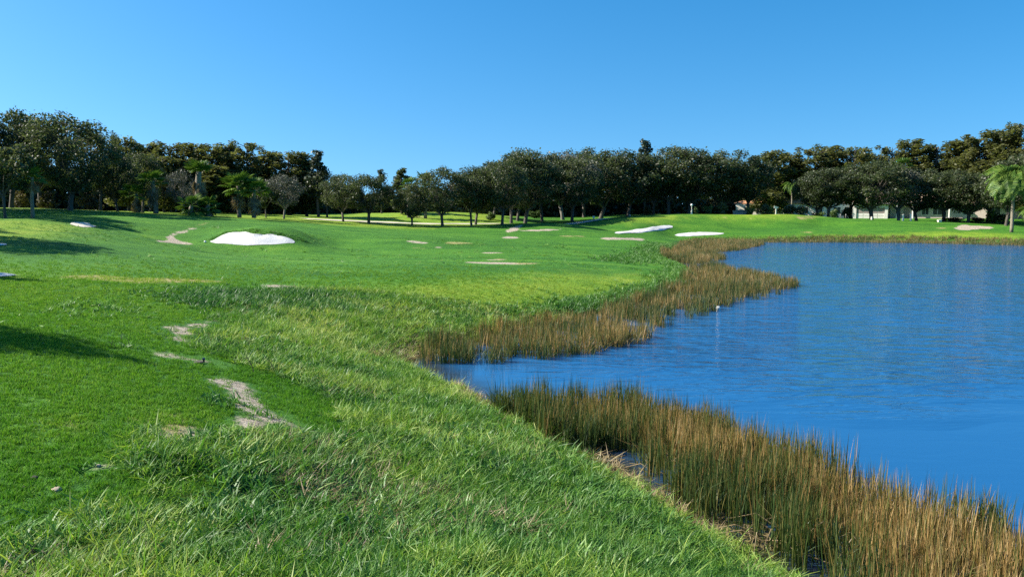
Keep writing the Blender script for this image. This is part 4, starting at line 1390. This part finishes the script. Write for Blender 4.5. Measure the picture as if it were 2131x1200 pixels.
P = np.vstack([b[0] for b in beds]); sd = np.concatenate([b[1] for b in beds]); zone = np.concatenate([b[2] for b in beds]); hs = np.concatenate([b[3] for b in beds])
pool = np.array([flat(1205, 668), flat(1215, 655), flat(1262, 655), flat(1262, 667)])
pool2 = np.array([flat(1310, 647), flat(1320, 637), flat(1358, 636), flat(1355, 645)])
k = ((zone != 1) | (rng.random(len(P)) < .22 + 2.2 * sstep(.40, .62, fbm(P[:, 0] * .55, P[:, 1] * .55, 86, 3)))) & (poly_sd(pool, P[:, 0], P[:, 1]) < 0) & (poly_sd(pool2, P[:, 0], P[:, 1]) < 0)
P, sd, zone, hs = P[k], sd[k], zone[k], hs[k]
t = .10 + .50 * sstep(.3, .7, fbm(P[:, 0] * .55, P[:, 1] * .55, 83, 3)) + .22 * fbm(P[:, 0] * 2.2, P[:, 1] * 2.2, 85, 2) + rng.normal(0, .16, len(P))
t += .10 * (zone == 0) * sstep(.5, 1.2, sd) - .24 * (zone == 0) * sstep(.8, .1, sd)
t -= .14 * (zone == 1) * sstep(.4, .6, fbm(P[:, 0] * .4, P[:, 1] * .4, 88, 2)) + .16 * (zone == 3)
left = (zone == 0) & (P[:, 1] > 14.5)
t -= .18 * left * sstep(14.5, 17, P[:, 1])
h = hs * rng.uniform(.70, 1.18, len(P)) * (.86 + .3 * fbm(P[:, 0] * .8, P[:, 1] * .8, 84, 2))
z = np.maximum(-.12, np.minimum(0, ground(P[:, 0], P[:, 1])))
z = np.where(ground(P[:, 0], P[:, 1]) > 0, ground(P[:, 0], P[:, 1]), z) - .02
sc = rng.uniform(.85, 1.2, len(P)) * np.where(zone == 0, 1, 1.25)
scatter('reed_bed', np.hstack([P, z[:, None]]), rots(len(P), .05), scl3(sc, h), np.clip(t, 0, 1), S_reed, 'brown and green reeds standing in the shallow water')

# straw along the water line, on the cut bank and fallen stalks
PP, HH = [], []
for pts, wd, den in [([(1070, 862), (1130, 893), (1230, 948), (1330, 1014), (1430, 1078)], .10, 34), ([(1430, 1078), (1500, 1118)], .1, 20), ([(940, 800), (1000, 836), (1070, 862)], .25, 40), ([(800, 745), (850, 730), (900, 728)], .55, 70), ([(1090, 880), (1150, 905), (1200, 930)], .3, 20),
                     ([(930, 715), (1000, 700), (1080, 688)], .6, 20), ([(1300, 640), (1340, 632), (1380, 615)], 1.2, 22), ([(1440, 590), (1470, 585)], 1.6, 22), ([(1440, 545), (1470, 530)], 1.8, 14), ([(1420, 520), (1450, 508)], 1.6, 12)]:
    W = np.array([G(*p) for p in pts])
    for a, b in zip(W[:-1], W[1:]):
        n = int(np.linalg.norm(b - a) * den)
        PP.append(a + (b - a) * rng.random((n, 1)) + rng.normal(0, wd * .5, (n, 2)))
        HH.append(np.full(n, .5 if wd < .5 else .8))
P = np.vstack(PP); hgt = np.concatenate(HH)
zz = np.maximum(ground(P[:, 0], P[:, 1]), 0) - .01
scatter('dry_straw', np.hstack([P, zz[:, None]]), rots(len(P), .35), scl3(rng.uniform(.6, 1.1, len(P)), hgt * rng.uniform(.5, 1, len(P))), rng.uniform(0, 1, len(P)), S_straw, 'dry straw and dead stems along the water line')

mb = MB()
rs = np.random.default_rng(5)
for px, py, n in [(1600, 1128, 12), (1640, 1118, 6), (1150, 900, 10), (1780, 1185, 10), (1360, 965, 9), (1880, 1190, 8), (1120, 880, 8)]:
    c = flat(px, py)
    for _ in range(n):
        a = rs.uniform(0, 6.28)
        L = rs.uniform(.35, .9)
        x0, y0 = c[0] + rs.normal(0, .22), c[1] + rs.normal(0, .16)
        z0, z1 = rs.uniform(.0, .06), rs.uniform(.02, .35)
        mb.tube([(x0, y0, z0), (x0 + math.cos(a) * L * .55, y0 + math.sin(a) * L * .55, z1 + .03), (x0 + math.cos(a) * L, y0 + math.sin(a) * L, z1 * .4 + .01)], [.008, .007, .003], 4)
o = mb.build('fallen_reed_stalks', M_straw)
at = o.data.attributes.new('bt', 'FLOAT', 'POINT')
at.data.foreach_set('value', rs.uniform(.3, 1, len(o.data.vertices)).astype(np.float32))
tag(o, 'pale fallen reed stalks lying over the shallow water', None, None, 'stuff')

# floating scum and dead leaves in the backwater strip
mb = MB()
for _ in range(700):
    t = rs.uniform(0, 1)
    px = 1190 + 420 * t + rs.normal(0, 18)
    py = 925 + 210 * t + rs.normal(0, 16)
    if 1290 < px < 1450 and rs.random() < .75: continue
    x, y = flat(px, py)
    a = rs.uniform(0, 6.28)
    L, w = rs.uniform(.03, .16), rs.uniform(.006, .02)
    dx, dy = math.cos(a), math.sin(a)
    mb.add([(x - dx * L - dy * w, y - dy * L + dx * w, .004), (x - dx * L + dy * w, y - dy * L - dx * w, .006), (x + dx * L + dy * w, y + dy * L - dx * w, .012), (x + dx * L - dy * w, y + dy * L + dx * w, .008)], [(0, 1, 2, 3)], rs.uniform(0, 1))
o = mb.build('floating_plant_debris', leaf_mat('floating_debris', [(0, (.03, .03, .012)), (.5, (.10, .085, .03)), (1, (.28, .21, .10))], .1, 0, 'tone'))
tag(o, 'brown leaf scraps floating on the backwater behind the reeds', None, None, 'stuff')
# ------------------------------------------------------------------ houses
def hip_roof(x0, x1, y0, y1, z0, z1, ov=.6, th=.16):
    """closed hip roof with a fascia edge"""
    x0, x1, y0, y1 = x0 - ov, x1 + ov, y0 - ov, y1 + ov
    ins = (y1 - y0) / 2
    V = [(x0, y0, z0), (x1, y0, z0), (x1, y1, z0), (x0, y1, z0), (x0, y0, z0 + th), (x1, y0, z0 + th), (x1, y1, z0 + th), (x0, y1, z0 + th),
         (x0 + ins, (y0 + y1) / 2, z1), (x1 - ins, (y0 + y1) / 2, z1)]
    F = [(0, 3, 2, 1), (0, 1, 5, 4), (1, 2, 6, 5), (2, 3, 7, 6), (3, 0, 4, 7), (4, 5, 9, 8), (5, 6, 9), (6, 7, 8, 9), (7, 4, 8)]
    return V, F


def window(root, x, y, z, w, h, nx=2, ny=2):
    mb = MB()
    t = .08
    mb.box(x - w / 2 - t, y - .06, z - t, x - w / 2, y + .02, z + h + t)
    mb.box(x + w / 2, y - .06, z - t, x + w / 2 + t, y + .02, z + h + t)
    mb.box(x - w / 2, y - .06, z - t, x + w / 2, y + .02, z)
    mb.box(x - w / 2, y - .06, z + h, x + w / 2, y + .02, z + h + t)
    for k in range(1, nx): mb.box(x - w / 2 + w * k / nx - .025, y - .05, z, x - w / 2 + w * k / nx + .025, y + .01, z + h)
    wf = mb.build('window', M_white, root)
    mb = MB()
    mb.box(x - w / 2, y - .025, z, x + w / 2, y - .005, z + h)
    mb.build('pane', M_glass, wf)


# orange-roofed house
hx, hy = xat(1650, 172), 172
hz = gz(hx, hy)
h1 = tag(empty('house', (hx, hy, hz), R(-22)), 'tan house with an orange clay roof half hidden by oaks', 'house')
W2 = 12.0
mb = MB(); mb.box(-W2, 0, -.4, W2, 12, 2.9); mb.build('wall', M_cream, h1)
mb = MB()
zr = float(zat(386, hy + 5)) - hz
V_, F_ = hip_roof(-5.2, 6.5, .4, 9, 2.95, max(zr, 5.5), .7)
mb.add(V_, F_); mb.build('roof', M_tile, h1)
mb = MB()
V_, F_ = hip_roof(-W2, -5.2, 1, 11, 2.94, 4.7, .6); mb.add(V_, F_)
V_, F_ = hip_roof(6.5, W2, 1, 11, 2.94, 4.7, .6); mb.add(V_, F_)
mb.build('side_roof', M_tile, h1)
for x in (-9.5, -7, 2.2, 5.0, 8.5): window(h1, x, 0, .9, 1.3, 1.3)

# long pale house with the garage
hx, hy = xat(1880, 163), 163
hz = gz(hx, hy)
sc_ = 163 / FPX
h2 = tag(empty('house', (hx, hy, hz), R(-30)), 'long pale stucco house with a wide garage door under a clay roof', 'house')
def HX(px): return (px - 1880) * sc_
zg = float(zat(458, hy)) - hz
mb = MB()
mb.box(HX(1735), .0, -.5, HX(1776), 9, 3.0)
mb.box(HX(1852), .0, -.5, HX(2090), 9, 3.0)
mb.box(HX(1776), 2.4, -.5, HX(1852), 9, 3.0)
mb.build('wall', M_pinkwhite, h2)
# projecting garage bay
ga, gb = HX(1784), HX(1850)
mb = MB()
mb.box(ga, -2.2, -.5, ga + .55, 2.38, 2.9)
mb.box(gb - .55, -2.2, -.5, gb, 2.38, 2.9)
mb.box(ga + .55, -2.2, 2.15, gb - .55, -1.8, 2.9)
mb.build('garage_wall', M_white, h2)
door = MB()
door.box(ga + .55, -1.96, -.1, gb - .55, -1.9, 2.15)
dn = door.build('garage_door', M_white, h2)
for r in range(4):
    for c in range(4):
        wseg = (gb - ga - 1.1) / 4
        mb = MB()
        mb.box(ga + .55 + wseg * c + .06, -2.0, -.02 + r * .54, ga + .55 + wseg * (c + 1) - .06, -1.963, .44 + r * .54)
        mb.build('panel', M_darkgrey if r in (2, 3) else M_white, dn)  # upper panel rows dark grey, lower rows white
mb = MB()
mb.box(ga - .4, -2.9, 2.92, gb + .4, -2.7, 3.2)
mb.build('fascia', M_white, h2)
mb = MB()
V_, F_ = hip_roof(ga, gb, -2.2, 7, 2.94, 5.4, .48); mb.add(V_, F_); mb.build('garage_roof', M_tilepale, h2)
mb = MB()
V_, F_ = hip_roof(HX(1735), HX(2090), .1, 9, 3.05, 5.6, .65); mb.add(V_, F_); mb.build('roof', M_tilepale, h2)
for px in (1866, 1896, 1962):
    mb = MB(); x = HX(px)
    mb.lathe([(.26, -.4), (.26, .2), (.18, .25), (.17, 2.7), (.26, 2.78), (.26, 3.0)], 10, x, -1.2)
    mb.build('column', M_white, h2)
mb = MB(); mb.box(HX(1856), -1.6, 3.01, HX(1975), -.02, 3.3); mb.build('porch_beam', M_white, h2)
for px, w in ((1940, 1.6), (1918, 1.2), (1995, 1.8), (2040, 1.8), (1756, 1.4)):
    window(h2, HX(px), 0, .8, w, 1.5)
mb = MB(); mb.box(HX(1878), -.05, -.2, HX(1878) + 1.1, -.005, 2.2); fd = mb.build('door', M_darkgrey, h2)
mb = MB(); mb.box(HX(1878) + .95, -.12, .95, HX(1878) + 1.02, -.05, 1.1); mb.build('handle', M_float, fd)

# low tan garden wall behind the green
mb = MB()
x0, x1 = xat(1524, 150), xat(1560, 150)
yw = 150
zb = gz((x0 + x1) / 2, yw)
root = tag(empty('garden_wall', ((x0 + x1) / 2, yw, zb)), 'low pinkish garden wall with a rounded top behind the putting green', 'wall')
hw = (x1 - x0) / 2
top = float(zat(438, yw)) - zb
mb.box(-hw, -.15, -.3, hw, .15, top - .25)
mb.build('wall_body', M_pinkwhite, root)
mb = MB(); mb.tube([(-hw - .1, 0, top - .2), (0, 0, top - .02), (hw + .1, 0, top - .2)], [.2, .22, .2], 8); mb.build('coping', M_tilepale, root)

# ------------------------------------------------------------------ small things by the green
def top_at(px, d, py):
    x = xat(px, d)
    z = gz(x, d)
    return x, z, float(zat(py, d)) - z


x, z, h = top_at(1438, 137, 424)
lp = tag(empty('globe_lamp', (x, 137, z)), 'small garden lamp with a white globe beside the yellow-green bush', 'lamp')
mb = MB(); mb.lathe([(.22, 0), (.22, .1), (.14, .2), (.12, h * .45), (.05, h * .47), (.05, h - .4)], 10); mb.build('post', M_cream, lp)
mb = MB(); mb.lathe([(.05, h - .42), (.16, h - .36), (.22, h - .2), (.16, h - .04), (.03, h)], 12); mb.build('globe', M_float, lp, True)

x, z, h = top_at(1613, 137, 428)
sp = tag(empty('signpost', (x, 137, z)), 'white T-shaped signpost at the back of the putting green', 'signpost')
mb = MB(); mb.box(-.1, -.08, -.1, .1, .08, h - .42); mb.build('post', M_cream, sp)
mb = MB(); mb.add([(-.36, -.05, h - .42), (.30, -.05, h - .42), (.40, -.05, h - .22), (-.36, -.05, h - .02), (-.36, .05, h - .42), (.30, .05, h - .42), (.40, .05, h - .22), (-.36, .05, h - .02)],
                  [(0, 1, 2, 3), (7, 6, 5, 4), (0, 4, 5, 1), (1, 5, 6, 2), (2, 6, 7, 3), (3, 7, 4, 0)]); mb.build('board', M_white, sp)

x, z, h = top_at(1643, 146, 425)
sp = tag(empty('mailbox', (x, 146, z)), 'white rounded mailbox among the dark bushes under the orange roof', 'mailbox')
mb = MB(); mb.box(-.06, -.06, -.1, .06, .06, h - .5); mb.build('post', M_bark, sp)
mb = MB()
P_ = [(.28 * math.cos(t), h - .34 + .30 * math.sin(t)) for t in np.linspace(0, math.pi, 9)] + [(-.28, h - .5), (.28, h - .5)]
mb.add([(a, -.35, b) for a, b in P_] + [(a, .35, b) for a, b in P_], [tuple(range(11))[::-1], tuple(range(11, 22))] + [(k, (k + 1) % 11, (k + 1) % 11 + 11, k + 11) for k in range(11)])
mb.build('box', M_float, sp)

x, z, h = top_at(1235, 124, 449.5)
sp = tag(empty('yardage_marker', (x, 124, z)), 'little round white yardage marker in the shaded dip under the oaks', 'marker')
mb = MB(); mb.box(-.03, -.03, -.1, .03, .03, h - .2); mb.build('stake', M_bark, sp)
mb = MB(); mb.tube([(0, -.09, h - .17), (0, -.05, h - .17)], [.2, .2], 14); mb.build('disc', M_white, sp)

x, z, h = top_at(1310, 133, 446)
sp = tag(empty('marker_post', (x, 133, z)), 'short grey post end at the tip of the bright grass sliver', 'post')
mb = MB(); mb.lathe([(.14, -.1), (.14, h - .08), (.09, h)], 10); mb.build('shaft', M_greybark, sp); 
mb = MB(); mb.lathe([(.15, h - .2), (.15, h - .12)], 10); mb.build('band', M_white, sp)

for px, d, py, lab in [(1747, 139, 446, 'first of two thin pale stakes before the grey wall'), (1758, 139, 446, 'second of two thin pale stakes before the grey wall'), (1877, 137, 446, 'pale stout post standing free before the dark porch'),
                       (1812, 137, 451, 'short pale post between the twin trunks'), (1893, 138, 445, 'thin grey post right of the stout one')]:
    x, z, h = top_at(px, d, py)
    r = .16 if 'stout' in lab or 'short' in lab else .08
    sp = tag(empty('post', (x, d, z)), lab, 'post', 'pale posts before the long house')
    mb = MB(); mb.lathe([(r, -.1), (r, h - .06)], 8); mb.build('shaft', M_cream if r > .1 else M_greybark, sp)
    mb = MB(); mb.lathe([(r * 1.15, h - .058), (r * .9, h), (.01, h + .03)], 8); mb.build('cap', M_white, sp)

x, z, h = top_at(1953, 133, 456.5)
sp = tag(empty('tilted_box', (x, 133, z)), 'small tilted pale box on the crest below the white corner column', 'box')
mb = MB(); mb.add([(-.22, -.2, -.05), (.22, -.2, -.05), (.22, .2, -.05), (-.22, .2, -.05), (-.32, -.25, h * .8), (.26, -.25, h), (.26, .25, h), (-.32, .25, h * .8)],
                  [(0, 3, 2, 1), (4, 5, 6, 7), (0, 1, 5, 4), (1, 2, 6, 5), (2, 3, 7, 6), (3, 0, 4, 7)]); mb.build('body', M_cream, sp)
mb = MB(); mb.tube([(-.02, -.27, h * .45), (-.02, -.225, h * .45)], [.07, .07], 8); mb.build('hole', M_stick, sp)

# white float on the lake
fx, fy = flat(1495, 643)
fl = tag(empty('float', (fx, fy, 0)), 'round white float resting on the blue water off the reed spit', 'float')
mb = MB(); mb.lathe([(.02, -.10), (.08, -.08), (.11, 0), (.11, .05), (.08, .12), (.02, .145)], 14); mb.build('ball', M_float, fl, True)
mb = MB(); mb.tube([(-.02, 0, .14), (-.02, 0, .17), (.02, 0, .17), (.02, 0, .14)], [.01] * 4, 6); mb.build('eyelet', M_darkgrey, fl)
mb = MB(); mb.lathe([(.113, .005), (.113, .02)], 14); mb.build('seam', M_white, fl)

# twigs, stones and sprinkler on the near turf
def twig(px, py, L, lean, lab, br=2, r=.006):
    x, y = G(px, py)
    z = gz(x, y)
    rs = np.random.default_rng(int(px))
    mb = MB()
    tip = (lean[0] * L, lean[1] * L, L * .9)
    mb.tube([(0, 0, -.03), (tip[0] * .4, tip[1] * .4, tip[2] * .55), tip], [r, r * .8, r * .35], 5)
    for _ in range(br):
        u = rs.uniform(.35, .8)
        b = (tip[0] * u, tip[1] * u, tip[2] * u)
        e = (b[0] + rs.uniform(-.12, .12), b[1] + rs.uniform(-.1, .1), b[2] + rs.uniform(.03, .12))
        mb.tube([b, e], [r * .6, r * .25], 4)
    o = mb.build('twig', M_stick)
    o.location = (x, y, z)
    tag(o, lab, 'twig', 'dead twigs sticking out of the near turf')


twig(252, 722, .34, (.05, .0), 'upright black twig at the tip of the near shadow')
twig(275, 726, .40, (-.55, .1), 'long thin twig leaning over the shadow tip', 1, .005)
twig(232, 722, .14, (.2, .0), 'short twig inside the shadow tip', 2)
twig(240, 724, .12, (-.2, .0), 'stubby twig beside the short one in the shadow', 2)
twig(85, 715, .16, (.1, .0), 'forked twig in the middle of the near shadow', 3, .005)
twig(530, 775, .4, (-.4, 0), 'dark bent twig at the edge of the smooth strip', 2, .008)
twig(575, 776, .42, (-.6, .1), 'dark leaning twig beside the bent one', 2, .008)
twig(616, 726, .3, (.1, .0), 'small upright weed stem in the rough', 3, .012)

def stone(px, py, s, lab, mat=None):
    x, y = G(px, py)
    rs = np.random.default_rng(int(px * 3))
    mb = MB()
    n = 9
    V_, F_ = [], []
    prof = [(.75, -.2), (1, .05), (.82, .32), (.4, .5)]
    for r, zz in prof:
        for k in range(n):
            t = 6.283 * k / n
            q = r * rs.uniform(.78, 1.15)
            V_.append((q * math.cos(t) * s, q * math.sin(t) * s * .75, zz * s * rs.uniform(.8, 1.1)))
    for i in range(3):
        for k in range(n): F_.append((i * n + k, i * n + (k + 1) % n, (i + 1) * n + (k + 1) % n, (i + 1) * n + k))
    F_.append(tuple(3 * n + k for k in range(n)))
    F_.append(tuple(range(n))[::-1])
    mb.add(V_, F_)
    o = mb.build('stone', mat or M_rock, None, True)
    o.location = (x, y, gz(x, y))
    tag(o, lab, 'stone', 'small stones on the near turf')


stone(119, 1029, .06, 'pale pinkish stone lying on the worn near turf')
stone(72, 1000, .05, 'dark little clod above the pale stone', M_stick)
stone(48, 1022, .04, 'tiny dark clod left of the pale stone', M_stick)
stone(205, 978, .035, 'brown stone at the edge of the small worn hollow')
stone(397, 906, .045, 'flat grey stone on the pale soil below the yellow turf')

x, y = G(424, 753)
sk = tag(empty('sprinkler', (x, y, gz(x, y))), 'small black sprinkler head standing on the bare soil strip', 'sprinkler')
mb = MB(); mb.lathe([(.022, -.03), (.022, .05), (.018, .055)], 10); mb.build('riser', M_stick, sk)
mb = MB(); mb.lathe([(.028, .055), (.032, .065), (.028, .085), (.012, .095)], 10); mb.build('head', M_glass, sk)
x, y = G(413, 753)
o = MB(); o.lathe([(.09, -.02), (.09, .02), (.06, .03)], 12); o = o.build('valve_cover', M_stick); o.location = (x, y, gz(x, y))
tag(o, 'flat dark valve cover beside the sprinkler head', 'cover')

# white ball at the bunker corner
x, y = G(427, 505)
o = MB(); o.lathe([(.015, -.02), (.07, .02), (.10, .08), (.07, .15), (.015, .17)], 12); o = o.build('tee_marker', M_float, None, True); o.location = (x, y, gz(x, y))
tag(o, 'round white marker at the corner of the wide ragged bunker', 'marker')
